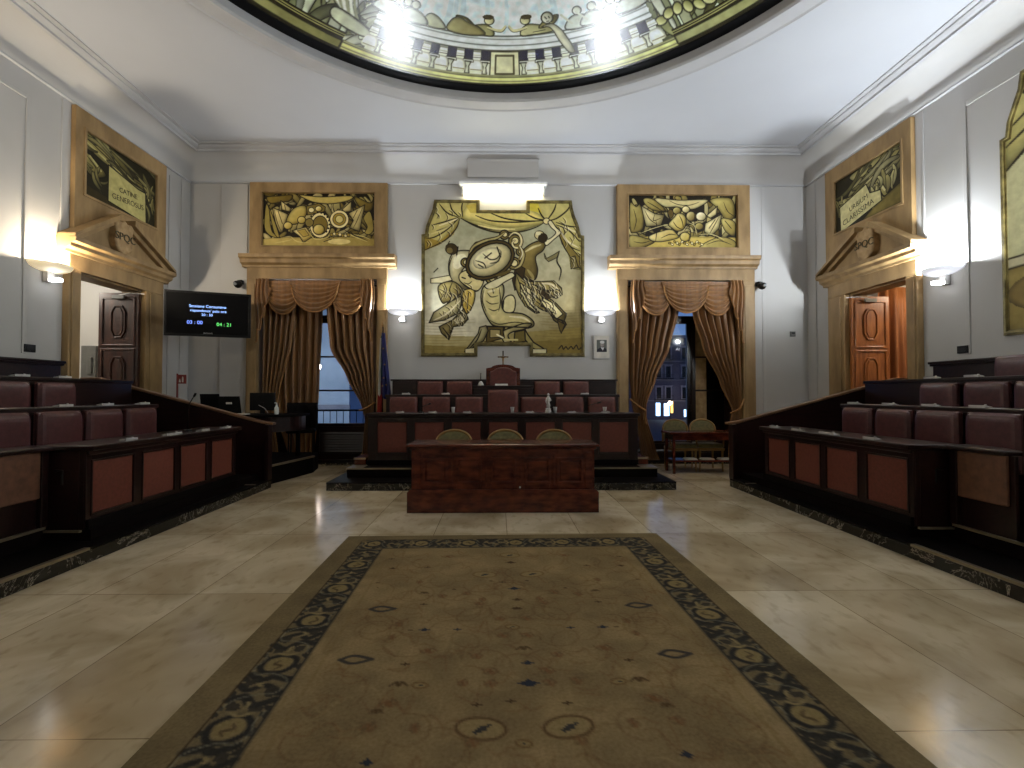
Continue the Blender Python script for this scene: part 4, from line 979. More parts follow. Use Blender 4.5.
# ================================================================ paintings
INK=(34,27,12); BR=(84,72,38); MID=(140,130,90); LT=(206,200,164); PALE=(228,222,194); OC=(150,132,58); YEL=(196,178,84)
def inside(P,X,Y):
    ins=np.zeros(X.shape,bool);n=len(P)
    for i in range(n):
        ax,ay=P[i];bx,by=P[(i+1)%n]
        if ay==by: continue
        ins^=((ay>Y)!=(by>Y))&(X<(bx-ax)*(Y-ay)/(by-ay)+ax)
    return ins
def inset(P,d):
    n=len(P);A=sum(P[i][0]*P[(i+1)%n][1]-P[(i+1)%n][0]*P[i][1] for i in range(n)); sg=1 if A>0 else -1; out=[]
    for i in range(n):
        p0=Vector(P[i-1]);p1=Vector(P[i]);p2=Vector(P[(i+1)%n])
        e1=(p1-p0).normalized();e2=(p2-p1).normalized(); n1=Vector((-e1.y,e1.x))*sg;n2=Vector((-e2.y,e2.x))*sg
        b=(n1+n2); k=d/max(.35,(1+n1.dot(n2))) ; out.append(tuple(p1+b*k))
    return out
OUT=[(130,79),(305,79),(305,118),(485,118),(485,79),(660,79),(664,110),(672,140),(686,175),(695,214),(708,216),(708,684),(497,684),(497,643),(297,643),(297,684),(82,684),(82,214),(95,212),(99,182),(112,148),(124,118)]
def folds(cv,lines,w=5,col=INK,hl=None):
    for L in lines:
        if hl is not None: cv.line([(p[0]+w*1.2,p[1]-w*1.2) for p in L],w*1.3,hl,.7)
        cv.line(L,w,col,.9)
def scribble(cv,n,box,ln,w,dk,lt,seed=3):
    r=np.random.RandomState(seed)
    for k in range(n):
        x=r.uniform(box[0],box[2]);y=r.uniform(box[1],box[3]);a=r.uniform(0,2*PI);b=r.uniform(-1.4,1.4);P_=[(x,y)]
        for i in range(3):
            a+=b*.5; P_.append((P_[-1][0]+ln*math.cos(a)*.6,P_[-1][1]+ln*math.sin(a)*.6))
        cv.line(P_,w*(.6+r.rand()*.8),dk,.85)
        cv.line([(p[0]+w*.8,p[1]-w*.8) for p in P_],w*.8,lt,.6)
def drapes(cv,n,box,L,W,cols,dk,seed=2,ew=.15,ang=(0,PI)):
    r=np.random.RandomState(seed)
    for k in range(n):
        x=r.uniform(box[0],box[2]);y=r.uniform(box[1],box[3]);a=r.uniform(*ang);b=r.uniform(-1,1);l=L*r.uniform(.6,1.4);w=W*r.uniform(.6,1.3)
        P_=[];Q_=[]
        for i in range(5):
            t=i/4; aa=a+b*(t-.5); cxx=x+l*(t-.5)*math.cos(aa);cyy=y+l*(t-.5)*math.sin(aa);ww=w*(.15+.85*math.sin(PI*min(.95,t*.8+.12)))
            P_.append((cxx-ww*math.sin(aa),cyy+ww*math.cos(aa)));Q_.append((cxx+ww*math.sin(aa),cyy-ww*math.cos(aa)))
        c=cols[k%len(cols)]
        cv.poly(P_+Q_[::-1],c,dk,w*ew,smooth=True,shade=tuple(v*.55 for v in c),sdir=(.5,1))
def main_canvas():
    cv=Cv(78,74,712,690,.62,(168,168,140))
    X,Y=cv.X,cv.Y; g=np.clip((Y-200)/400,0,1)[...,None]; h=np.clip((X-250)/450,0,1)[...,None]
    top=np.array((164,164,138.)); low=np.array((212,208,186.)); rt=np.array((122,108,66.))
    base=top*(1-g)+low*g; base=base*(1-h*g)+rt*(h*g); cv.A[:]=base
    cv.noise(.12,30)
    # ground
    for y0,y1,c,a in((600,690,(142,126,66),.55),(640,690,(112,96,44),.5)):
        cv.poly([(78,y0),(300,y0+8),(500,y0-12),(712,y0-30),(712,y1),(78,y1)],c,a=a)
    for k in range(16):
        y=505+k*11; cv.line([(520+rng.rand()*60,y),(600,y+3),(700,y-2)],3,(108,96,54),.35)
        cv.line([(90,y+40),(170,y+42),(240+rng.rand()*60,y+38)],3,(128,112,60),.35)
    base0=cv.A.copy()
    # big curtain across the top
    cv.poly([(78,74),(712,74),(712,350),(690,350),(655,345),(648,300),(615,215),(600,190),(565,160),(520,182),(455,203),(400,208),(330,198),(280,178),(232,152),(210,200),(160,245),(90,278),(78,270)],(192,184,126),shade=(150,142,88),sdir=(0,1))
    cv.poly([(290,78),(485,110),(560,160),(500,178),(400,188),(300,165),(235,150),(250,110)],(226,214,140),shade=(196,184,112),sdir=(0,1),a=.8,smooth=True)
    cv.poly([(250,100),(305,90),(320,130),(270,130)],YEL,a=.7); cv.poly([(488,90),(530,90),(545,130),(500,120)],(204,190,70),a=.8)
    cv.poly([(88,220),(150,240),(205,195),(225,160),(205,215),(150,255),(88,280)],(150,128,60),a=.8)
    folds(cv,[[(232,150),(290,182),(370,205),(455,203),(520,185),(562,160)],[(232,150),(270,170),(330,190),(400,197)],[(290,140),(350,160),(450,165),(550,158)],[(330,122),(400,150),(480,160),(555,158)],[(480,130),(520,150),(556,156)]],6)
    folds(cv,[[(228,152),(215,190),(170,238),(92,276)],[(225,150),(180,195),(130,225),(98,228)],[(222,148),(170,165),(122,178)],[(222,146),(180,130),(150,95)],[(228,146),(200,120),(190,90)],[(226,150),(180,185),(140,200)],[(240,145),(236,110),(240,88)]],5.5)
    cv.line([(150,180),(190,165),(222,152)],6,PALE,.7); cv.line([(120,212),(165,195),(205,168)],8,(214,204,150),.7);cv.line([(300,178),(370,192),(440,192)],8,(228,218,160),.8)
    folds(cv,[[(562,160),(600,150),(640,120),(655,95)],[(562,160),(590,120),(600,90)],[(600,165),(650,180),(690,182)],[(600,175),(640,190),(668,215),(690,240)],[(580,168),(620,205),(650,255),(690,275)],[(605,200),(630,260),(660,300),(692,330)],[(570,165),(545,140),(530,110)],[(590,180),(612,210),(622,250)]],6)
    cv.poly([(598,180),(625,215),(655,260),(690,300),(692,345),(660,310),(630,260)],(126,112,62),INK,3)
    cv.line([(612,190),(640,235),(684,262)],8,PALE,.7);cv.line([(625,180),(670,200),(690,205)],7,PALE,.6)
    cv.poly([(655,300),(672,295),(684,340),(656,345)],(118,108,68),INK,3)
    cv.ell(562,160,13,12,0,(210,200,150),INK,3)
    # ribbon
    cv.poly([(553,285),(562,305),(590,290),(612,276),(606,300),(570,318),(556,305)],(122,116,82),INK,2.5)
    cv.line([(612,276),(602,315),(618,350),(610,390)],6,INK)
    # left winged youth
    cv.poly([(205,285),(240,275),(280,280),(300,300),(260,330),(235,360),(240,400),(262,420),(300,430),(270,435),(230,420),(200,400),(186,350),(190,310)],LT,INK,4,smooth=True,shade=MID)
    cv.ell(197,270,24,21,20,(70,60,34),INK,3); cv.ell(190,276,12,11,0,(120,108,70)); cv.line([(184,250),(190,240)],3,INK); cv.line([(222,262),(216,300)],5,INK)
    cv.poly([(210,300),(245,290),(255,315),(225,345),(205,340)],PALE,a=.8,smooth=True)
    cv.line([(200,300),(188,340),(195,385),(215,410)],5,INK)
    # trailing arm, cloth lower left
    cv.poly([(118,385),(190,372),(200,390),(160,402),(118,402)],LT,INK,3); cv.line([(130,360),(145,345)],4,INK)
    cv.poly([(150,410),(200,395),(235,420),(240,460),(215,500),(185,475),(165,480),(150,450)],(186,176,122),INK,4,smooth=True,shade=BR)
    folds(cv,[[(200,400),(190,430),(200,455),(180,480)],[(215,410),(222,450),(200,490)],[(170,405),(178,430),(165,455)]],5)
    cv.poly([(130,515),(200,470),(235,440),(245,470),(220,520),(170,545),(112,555)],(190,184,144),INK,4,shade=MID)
    cv.line([(130,545),(180,520),(230,470)],7,PALE,.7); cv.line([(205,470),(235,455),(228,520)],4,INK)
    cv.poly([(240,440),(258,425),(285,430),(285,470),(268,510),(250,520),(240,490)],(150,128,60),INK,4,smooth=True,shade=(196,176,104),sdir=(1,-1)); cv.line([(262,440),(258,500)],4,INK)
    cv.poly([(150,570),(200,545),(245,500),(262,540),(240,565),(205,570),(188,620),(160,595)],(176,166,120),INK,4,shade=BR); cv.poly([(205,545),(245,515),(250,545),(215,562)],PALE,a=.6)
    folds(cv,[[(165,575),(185,600)],[(200,550),(196,585),(186,612)],[(235,515),(250,545)]],4)
    # small mask below shield
    cv.poly([(230,365),(262,352),(305,372),(320,395),(305,425),(285,430),(250,410),(228,390)],(200,190,140),INK,4,smooth=True); cv.line([(238,380),(250,384)],5,INK);cv.line([(262,372),(270,380)],5,INK);cv.line([(245,400),(262,405),(275,395)],4,INK)
    # right figure, back turned
    cv.poly([(470,275),(500,250),(540,235),(560,245),(548,275),(520,300),(528,350),(520,385),(495,395),(470,370),(455,330),(462,300)],(150,136,84),INK,4,smooth=True,shade=(88,76,42),sdir=(.3,1))
    cv.line([(480,280),(510,262),(540,252)],9,(214,206,160),.8); cv.line([(490,350),(505,370),(512,385)],12,(176,164,112),.7)
    cv.poly([(553,235),(575,228),(598,205),(580,185),(568,165),(580,158),(600,185),(618,205),(590,232),(562,255)],LT,INK,3.5,smooth=True)
    cv.ell(535,215,19,17,0,(196,186,140),INK,3); cv.ell(548,226,19,20,30,(58,48,28)); cv.ell(530,208,10,8,0,LT)
    cv.poly([(455,330),(480,345),(470,400),(440,430),(430,390),(440,350)],(66,54,30),INK,3)
    # drapery right
    cv.poly([(445,360),(480,395),(540,395),(590,392),(620,420),(622,445),(600,460),(560,450),(600,480),(628,510),(640,520),(630,545),(638,560),(618,592),(612,560),(590,545),(575,515),(545,505),(505,480),(520,500),(535,515),(520,518),(480,490),(455,450),(440,410)],(170,158,106),INK,4,shade=(96,84,46),sdir=(.5,1))
    cv.poly([(460,400),(500,425),(515,500),(528,516),(490,490),(462,440)],(196,188,144),INK,4); cv.poly([(520,400),(560,425),(590,450),(560,470),(530,440)],(66,54,30)); 
    cv.poly([(545,455),(590,480),(625,520),(600,540),(570,500),(540,490)],(204,196,150),INK,4)
    folds(cv,[[(480,400),(520,410),(560,430),(605,425),(618,440)],[(470,410),(490,440),(530,460),(560,500),(600,520)],[(520,470),(560,500),(585,530),(625,545)],[(500,400),(510,440),(505,470)],[(600,540),(625,550),(612,585)],[(450,380),(470,430),(500,480),(525,512)],[(560,440),(545,465),(570,480)]],6)
    cv.line([(545,402),(580,405),(608,425)],8,PALE,.7); cv.line([(475,430),(495,465),(515,495)],8,PALE,.6)
    cv.poly([(604,545),(632,560),(618,595),(610,575)],(100,86,44),INK,3)
    # big shield with scroll frame
    for (x,y,r) in((440,238,24),(436,325,24),(400,214,18),(350,383,22),(250,322,17),(300,262,20),(328,248,16),(318,378,14),(460,280,15)):
        cv.ell(x,y,r,r,0,(128,116,70),INK,5); cv.ell(x+2,y-1,r*.55,r*.55,0,(206,198,152),INK,3.5)
    cv.line([(418,222),(436,206),(458,214),(466,240),(456,262),(438,262),(430,246),(440,236)],15,(70,58,30)); cv.line([(418,222),(436,206),(458,214),(466,240),(456,262),(438,262),(430,246),(440,236)],8,(210,202,160))
    cv.line([(462,262),(474,290),(462,330),(440,345)],16,(64,52,28)); cv.line([(462,262),(474,290),(462,330),(440,345)],8,(176,166,120))
    cv.line([(262,300),(280,262),(320,240),(372,226),(400,206)],17,(64,52,28)); cv.line([(262,300),(280,262),(320,240),(372,226),(400,206)],8,(168,158,112))
    cv.ell(345,312,100,70,-28,(84,72,40),INK,5)
    cv.ell(345,312,88,58,-28,(204,198,160),INK,5,shade=(170,160,118))
    cv.ell(335,305,60,36,-28,(216,210,176),shade=(196,188,150))
    folds(cv,[[(318,288),(345,310),(372,305),(388,280)],[(345,325),(375,318),(385,290)],[(325,305),(350,285)],[(290,315),(320,325),(330,345)],[(300,330),(318,340)],[(372,262),(385,300)]],5)
    cv.line([(425,350),(400,365),(370,372)],14,(100,88,50))
    cv.line([(452,255),(466,285),(455,310)],12,(120,108,66)); cv.line([(458,255),(470,285),(460,310)],4,PALE)
    # crouching man
    cv.poly([(310,455),(320,415),(352,398),(392,405),(398,440),(390,475),(402,510),(470,520),(508,545),(512,565),(490,575),(448,572),(415,588),(410,610),(418,628),(402,622),(392,590),(400,572),(360,566),(340,545),(318,500)],(206,198,152),INK,5,smooth=True,shade=(160,148,100))
    cv.poly([(394,480),(405,455),(430,448),(442,470),(436,510),(410,515),(396,505)],(204,196,152),INK,4.5,smooth=True)
    cv.poly([(325,412),(350,395),(400,372),(428,360),(438,375),(400,398),(372,418),(340,425)],LT,INK,4,smooth=True)
    cv.poly([(330,430),(355,420),(378,428),(380,470),(372,520),(345,520),(325,470)],(190,180,128),a=.8,smooth=True)
    folds(cv,[[(335,440),(350,455),(375,450)],[(330,470),(350,482),(378,478)],[(340,500),(360,508),(380,500)],[(380,420),(385,470),(378,510)],[(345,545),(380,560),(440,552),(500,560)],[(320,430),(316,470),(330,510)],[(355,425),(358,440)],[(400,585),(415,575),(445,570)]],4)
    cv.poly([(505,560),(480,578),(430,590),(414,606),(430,636),(398,628),(392,590),(430,572),(478,556)],(202,194,148),INK,4.5,smooth=True,shade=(150,138,92)); cv.line([(402,628),(428,636)],6,PALE)
    cv.line([(420,530),(470,535),(498,550)],9,PALE,.7); cv.line([(340,435),(360,430)],8,PALE,.6); cv.line([(395,500),(398,470)],4,INK)
    # plinth and cloths
    cv.poly([(335,568),(398,570),(395,585),(400,612),(330,632)],(96,84,48),INK,4); cv.poly([(345,580),(385,582),(382,610),(345,612)],(160,148,104),INK,3)
    cv.poly([(440,590),(478,582),(490,625),(436,632)],(112,100,56),INK,4); cv.line([(335,568),(485,572)],5,INK)
    cv.line([(372,600),(395,612)],6,PALE); cv.line([(400,620),(450,620)],7,(196,186,136)); cv.line([(325,628),(495,632)],5,BR)
    cv.poly([(330,565),(338,585),(320,625),(290,640),(262,668),(248,665),(275,630),(300,595),(305,572)],(188,182,148),INK,4,shade=MID)
    cv.line([(312,580),(296,620),(268,652)],5,INK); cv.poly([(250,655),(292,650),(290,672),(250,672)],LT,INK,2.5)
    cv.poly([(478,578),(490,600),(512,630),(545,650),(562,665),(540,668),(505,650),(480,620)],(150,140,92),INK,5); cv.poly([(500,655),(562,655),(560,672),(500,672)],LT,INK,2.5)
    fig=(np.abs(cv.A-base0).sum(-1)>24).astype(float); B_=cv.A.copy()
    for bx_,n_ in(((150,400,262,600),60),((455,370,630,505),90),((90,95,225,250),16),((600,120,690,330),26)):
        r=np.random.RandomState(n_)
        for k in range(n_):
            x=r.uniform(bx_[0],bx_[2]);y=r.uniform(bx_[1],bx_[3]); j=int((y-cv.y0)*cv.ppu);i=int((x-cv.x0)*cv.ppu)
            if fig[j,i]<.5: continue
            a=r.uniform(.5,1.3); L_=r.uniform(12,26); q=[(x,y),(x+L_*math.cos(a),y+L_*math.sin(a)),(x+L_*1.6*math.cos(a+.4),y+L_*1.6*math.sin(a+.4))]
            cv.line(q,3.2,INK,.75); cv.line([(p[0]+4,p[1]-2) for p in q],3,PALE,.5)
    cv.A=np.where(fig[...,None]>.5,cv.A,B_)
    # signature
    cv.line([(608,655),(620,642),(626,656),(636,646),(644,656),(656,645),(664,655),(676,640),(684,656),(694,650)],4,INK,taper=False)
    return cv
tp=thing('large_painting','large shaped painting of figures carrying a shield under a curtain, on the back wall','painting',(0,9.44,3.63))
mp=lambda X,Y:((X-387.3)*.005138,0*X-.01,5.18-(Y-79.8)*.005122-3.6)
mcv=main_canvas(); mcv.grade(1.25,128,134,(1.0,.985,.99))
K1=inset(OUT,5)
mcv.grid('canvas','paint',lambda X,Y:((X-387.3)*.005138,0*X-.022,5.18-(Y-79.8)*.005122-3.6),tp,keep=lambda X,Y:inside(K1,X,Y))
M['gframe']=mat('olive_gilt_frame',(140,126,74),.45,metal=.25,col2=(84,72,36),scale=9)
def shape_frame(t,fn_axis,conv,a,b):
    o1=[conv(p) for p in OUT]; i1=[conv(p) for p in inset(OUT,13)]; i2=[conv(p) for p in inset(OUT,9)]; o2=[conv(p) for p in inset(OUT,4)]
    MB().ring(o1,i1,fn_axis,a,a+(b-a)*.6).build('frame','gframe',t); MB().ring(o2,i2,fn_axis,a+(b-a)*.6,b).build('frame_bead','gframe',t)
shape_frame(tp,'y',lambda p:((p[0]-387.3)*.005138,5.18-(p[1]-79.8)*.005122-3.6),.02,-.055)
# right wall painting, same outline
tr=thing('large_painting','large shaped drapery painting on the right wall, cut by the picture edge','painting',(6.11,4.18,3.6))
rv=Cv(78,74,712,690,.4,(196,194,158)); rv.noise(.1,26)
rv.poly([(78,74),(712,74),(712,200),(400,230),(200,190),(150,260),(86,300)],(190,184,130),shade=(160,152,98),sdir=(0,1))
folds(rv,[[(250,80),(200,140),(100,200)],[(260,120),(180,190),(92,240)],[(240,150),(160,240),(88,300)],[(110,90),(150,140),(240,150)],[(240,150),(400,230),(600,200)],[(260,130),(420,190),(640,160)]],8)
rv.poly([(78,520),(200,505),(300,520),(712,500),(712,690),(78,690)],(176,160,104),shade=(120,104,56),sdir=(0,1))
rv.poly([(84,505),(200,498),(330,520),(300,535),(180,525),(84,528)],(204,198,170),INK,4)
rv.ell(180,590,90,45,0,(116,98,56),shade=(170,150,100)); rv.ell(400,360,120,90,-10,(204,196,152),INK,6,shade=MID); rv.poly([(300,440),(500,440),(560,640),(260,640)],(180,168,120),INK,5,shade=BR)
folds(rv,[[(330,460),(320,560),(300,630)],[(400,450),(410,560),(400,640)],[(470,460),(490,560),(520,630)]],6)
cr_=lambda p:(-(p[0]-387.3)*.005138,5.18-(p[1]-79.8)*.005122-3.6)
rv.grade(1.15,128,138,(1,.99,.95)); rv.grid('canvas','paint',lambda X,Y:(0*X-.006,-(X-387.3)*.005138,5.18-(Y-79.8)*.005122-3.6),tr,keep=lambda X,Y:inside(K1,X,Y))
shape_frame(tr,'x',cr_,.02,-.035)
# trophy panels above the windows (traced in zoom units 1024x551)
def trophy(which):
    cv=Cv(60,55,945,485,.42 if which==0 else .42,(44,38,20))
    D=(38,32,18);L=(196,186,126);P=(216,208,160);O=(150,132,66)
    drapes(cv,95,(80,70,930,470),150,24,[(150,138,84),(176,166,114),(126,112,60),(196,186,136)],D,4+which,.2)
    if which==0:
        cv.poly([(60,420),(250,405),(560,415),(700,400),(945,415),(945,485),(60,485)],(176,162,104),shade=(136,122,70),sdir=(1,0)); cv.ell(660,440,90,22,0,(206,194,136))
        cv.poly([(350,70),(520,85),(750,75),(740,110),(600,140),(470,130),(390,100)],L,D,6,smooth=True,shade=O,sdir=(0,1))
        for q in([(90,90),(180,80),(290,70),(270,120),(200,130),(120,140)],[(780,80),(900,130),(930,80),(920,180),(860,200),(800,140)]): cv.poly(q,(132,118,60),D,5,smooth=True,shade=(90,78,38))
        for q in([(200,115),(285,180),(270,205),(210,190)],[(680,185),(755,115),(752,200),(700,205)],[(135,170),(260,225),(215,370),(190,370),(160,290)],[(730,215),(860,145),(820,360),(740,330),(770,270)]): cv.poly(q,(204,192,138),D,6,shade=MID)
        folds(cv,[[(150,190),(175,290),(205,360)],[(180,200),(215,300)],[(840,170),(800,270),(770,330)],[(800,190),(770,250)],[(230,150),(240,190)]],5)
        for q in([(85,150),(110,190),(120,300),(140,370),(200,410),(130,400),(75,330)],[(850,250),(900,200),(930,330),(900,380),(860,370),(880,320)],[(110,170),(150,370),(190,395)]): cv.poly(q,(150,138,80),D,5,smooth=True)
        cv.poly([(245,270),(300,180),(390,155),(400,230),(330,300),(260,300)],(190,180,118),D,6,smooth=True,shade=O)
        cv.ell(365,270,32,30,0,L,D,6,shade=O); cv.ell(258,315,34,30,0,L,D,6,shade=O)
        cv.poly([(400,160),(500,135),(550,165),(545,200),(500,215),(410,230)],(120,108,60),D,6); cv.ell(440,190,22,20,0,P,D,5); cv.ell(498,180,26,22,0,P,D,5,shade=O)
        for r,c in((92,D),(86,P),(66,D),(60,O),(40,D),(34,L)): cv.ell(660,262,r*.82,r*.8,10,c)
        for r,c in((105,D),(98,P),(78,D),(70,(120,106,56))): cv.ell(510,310,r*.8,r,0,c)
        cv.ell(500,345,45,42,0,L,D,6,shade=O); cv.ell(425,290,33,33,0,(130,118,70),D,6); 
        for k in range(10): cv.ell(500+82*math.cos(k*.35-2.4),300+90*math.sin(k*.35-2.4),8,8,0,D)
        cv.poly([(290,355),(400,325),(455,400),(380,450),(350,400)],P,D,6,shade=O); cv.poly([(330,355),(390,340),(425,390),(380,405)],(170,152,84),D,4)
        folds(cv,[[(430,370),(470,420),(560,410),(590,370)],[(280,400),(330,440),(420,450)],[(720,370),(780,400),(880,440)],[(760,380),(850,400),(900,420)],[(150,455),(230,440),(290,425)]],8,L); folds(cv,[[(700,345),(760,380),(880,430)],[(600,380),(680,350),(720,330)],[(540,440),(600,420)]],6)
        for k in range(7): cv.ell(600+k*22,385-8*math.sin(k),13,12,0,P if k%2 else O,D,4)
    else:
        cv.poly([(70,400),(300,380),(945,395),(945,495),(60,495)],(196,180,110),shade=(150,134,70),sdir=(0,1))
        cv.poly([(280,80),(480,95),(710,90),(640,150),(560,170),(450,150),(360,150)],P,D,6,smooth=True,shade=MID,sdir=(0,1))
        for q in([(80,120),(130,150),(160,130),(190,230),(180,330),(110,360),(80,330)],[(190,85),(270,90),(370,180),(280,180),(210,140)],[(730,90),(900,80),(930,220),(860,260),(800,170)],[(820,240),(930,270),(925,380),(850,340)],[(80,380),(200,400),(280,430),(160,485),(80,480)],[(640,470),(800,390),(925,420),(925,480),(760,490)]): cv.poly(q,(172,162,104),D,5,smooth=True,shade=(110,98,54))
        for q in([(170,140),(280,205),(360,215),(330,300),(210,310),(190,230)],[(700,220),(790,140),(780,210),(730,240)],[(690,280),(825,205),(800,320),(740,380),(680,350)]): cv.poly(q,(216,208,162),D,6,shade=MID)
        folds(cv,[[(200,180),(240,250),(300,290)],[(280,210),(270,260),(330,240)],[(800,230),(760,300),(720,370)],[(770,250),(720,320)],[(110,170),(130,260),(110,340)],[(220,110),(290,150),(350,190)],[(840,110),(870,180),(920,220)],[(850,260),(900,320)],[(110,430),(180,440),(250,420)],[(700,450),(800,420),(900,450)],[(400,100),(470,130),(560,135),(640,110)]],6)
        cv.ell(533,170,32,28,0,P,D,6,shade=MID); cv.ell(655,225,42,36,0,PALE,D,6,shade=MID); cv.ell(575,225,40,40,0,(196,186,136),D,5,shade=BR); cv.ell(640,305,36,30,0,(180,170,110),D,6,shade=BR)
        cv.ell(460,180,34,30,0,(190,180,120),D,6,shade=BR); cv.ell(408,205,24,36,0,(96,82,44),D,5)
        cv.poly([(390,290),(440,230),(470,200),(520,215),(535,270),(510,330),(460,345),(420,320)],(206,196,140),D,6,smooth=True,shade=O)
        cv.ell(525,390,42,38,0,(200,190,130),D,6,shade=O); cv.poly([(240,380),(400,330),(460,370),(465,400),(330,430),(250,420)],(206,196,146),D,6,smooth=True,shade=O)
        folds(cv,[[(430,270),(460,310),(500,330)],[(480,220),(500,260),(510,310)],[(600,200),(605,300),(590,380)],[(560,300),(570,360),(555,400)],[(290,260),(295,340),(285,430)],[(150,370),(260,335),(390,300)],[(520,340),(560,290),(580,270)],[(640,380),(720,375),(830,420)],[(330,400),(400,370),(450,375)],[(380,190),(400,250),(370,280)]],7)
        folds(cv,[[(160,365),(260,325),(380,290)],[(560,280),(600,300),(620,370)],[(640,372),(740,368),(840,410)]],5,P)
        for k in range(14): cv.ell(400+k*20,440+12*math.sin(k*2.1),12,8,k*30,P if k%2 else O,D,4)
    return cv
for w,(xa,xb) in((0,(-4.68,-2.47)),(1,(2.51,4.69))):
    cv=trophy(w); cv.grade(1.25,128,134,(1.0,.98,.98)); cxm=(xa+xb)/2
    t=thing('trophy_painting',('grisaille panel of helmets, shields and banners above the left window','grisaille panel of a seated child among banners above the right window')[w],'painting',(cxm,9.43,4.795))
    k=(xb-xa)/(cv.x1-cv.x0)
    cv.grid('canvas','paint',lambda X,Y:((X-cv.x0)*k-(xb-xa)/2,0*X-.012,.535-(Y-cv.y0)/(cv.y1-cv.y0)*1.07),t)
    MB().box(-(xb-xa)/2,(xb-xa)/2,-.01,.02,-.535,.535).build('backing','dark',t)
# door paintings with inscribed tablets; unit: u 0..1.45 along the wall seen left to right, v 0..0.94 down
def tabletp(side):
    cv=Cv(0,0,1.45,.94,200,(46,42,26)); D=(34,30,18); L=(196,190,146)
    if side<0:
        for q in([(0,0),(.45,.03),(.9,.25),(1.3,.3),(1.1,.42),(.6,.36),(.2,.28),(0,.2)],[(0,.3),(.25,.38),(.4,.5),(.15,.62),(0,.5)],[(1.15,.3),(1.4,.4),(1.38,.75),(1.28,.5)]): cv.poly(q,(150,142,96),D,.02,smooth=True,shade=(92,84,50))
        folds(cv,[[(0,.08),(.4,.2),(.8,.3),(1.2,.32)],[(.05,.0),(.5,.12),(.95,.3)],[(0,.2),(.3,.3),(.6,.33)],[(.05,.35),(.25,.5),(.1,.6)],[(1.2,.35),(1.32,.5),(1.36,.7)]],.022)
        folds(cv,[[(0,.14),(.35,.24),(.7,.33)],[(.2,.03),(.6,.18),(1.0,.33)],[(.1,.33),(.3,.46)],[(1.25,.42),(1.35,.6)]],.03,(184,176,126))
        drapes(cv,16,(0,0,1.45,.42),.6,.04,[(150,142,100),(120,112,70),(176,168,122)],D,9,.2,(.2,.5)); drapes(cv,7,(.02,.4,.35,.75),.3,.03,[(140,132,90)],D,3,.2); drapes(cv,6,(1.28,.3,1.42,.8),.35,.03,[(150,142,98)],D,5,.2,(1.2,1.7))
        tb=[(.44,.30),(1.05,.42),(1.22,.42),(1.24,.94),(.44,.86)]
        cv.poly([(.47,.28),(.62,.33),(.95,.46),(.88,.5),(.6,.40)],L,D,.015)
        cv.poly([(0,.78),(.6,.84),(.9,.94),(0,.94)],(60,52,30))
    else:
        for q in([(.35,.05),(.9,.0),(1.45,0),(1.45,.35),(1.0,.42),(.5,.45),(.25,.4),(.5,.25)],[(.02,.4),(.2,.38),(.5,.42),(.2,.55),(.08,.7)],[(.85,.36),(1.15,.3),(1.25,.5),(1.1,.75),(.95,.62)]): cv.poly(q,(182,176,134),D,.02,smooth=True,shade=(120,112,72))
        folds(cv,[[(.25,.4),(.6,.36),(1.0,.2),(1.3,.02)],[(.4,.43),(.9,.35),(1.3,.18),(1.45,.05)],[(.5,.22),(.9,.12),(1.1,0)],[(1.0,.42),(1.25,.38),(1.45,.3)],[(1.05,.5),(1.2,.55),(1.4,.5)],[(.9,.4),(1.0,.55),(1.1,.7),(1.3,.6)],[(.05,.45),(.2,.5),(.1,.65)]],.025)
        folds(cv,[[(.5,.36),(.9,.28),(1.25,.1)],[(1.1,.3),(1.35,.22)],[(1.12,.42),(1.35,.4)],[(1.0,.45),(1.1,.6)]],.035,(206,200,160))
        drapes(cv,18,(.3,.0,1.45,.4),.6,.045,[(176,170,128),(146,140,96),(200,194,156)],D,12,.2,(2.5,2.8)); drapes(cv,9,(.85,.4,1.35,.72),.3,.04,[(190,184,142),(160,152,108)],D,7,.2,(1.0,2.2)); drapes(cv,6,(.03,.38,.3,.6),.3,.03,[(160,152,108)],D,8,.2)
        tb=[(.10,.52),(.72,.36),(.84,.5),(1.05,.62),(.95,.72),(.16,.93)]
        tb=[(.10,.50),(.72,.34),(.80,.52),(1.02,.56),(1.04,.74),(.20,.94),(.12,.94)]
        cv.poly([(.9,.78),(1.45,.6),(1.45,.94),(.6,.94)],(136,124,76),shade=(90,80,44))
    cv.poly(tb,(176,168,116) if side<0 else (198,192,150),D,.018); cv.noise(.1,9)
    return cv
for s in(-1,1):
    cv=tabletp(s); cv.grade(1.15,120,122,(1,.99,.95))
    t=thing('door_painting','grisaille drapery panel with inscribed tablet above the '+w_[s]+' doorway','painting',(s*6.10,7.73+DY[s],4.755))
    # seen from the room: on the right wall u runs from far (Y high) to near, on the left wall from near to far
    cv.grid('canvas','paint',lambda X,Y:(0*X-s*.012,(X-.725)*(-s),.47-Y),t)
    MB().box(*sorted((0,s*.018)),-.72,.72,-.47,.47).build('backing','dark',t)
    a=-.02 if s<0 else .05
    lines=(('CATINE',.10,.12,.1),('GENEROSUS',.115,.10,-.06)) if s<0 else (('URBIUM',.11,.12,-.14+.04),('CLARISSIMA',.13,-.0,-.26))
    if s<0:
        text('CATINE',.11,'inkt',t,(-s*-.0-s*.014,.12,-.11),(PI/2,-.08,-s*PI/2)); text('GENEROSUS',.12,'inkt',t,(-s*.014,.12,-.25),(PI/2,-.08,-s*PI/2))
    else:
        text('URBIUM',.12,'inkt',t,(-s*.014,.18,-.12),(PI/2,-.2,-s*PI/2)); text('CLARISSIMA',.135,'inkt',t,(-s*.014,.2,-.28),(PI/2,-.2,-s*PI/2))
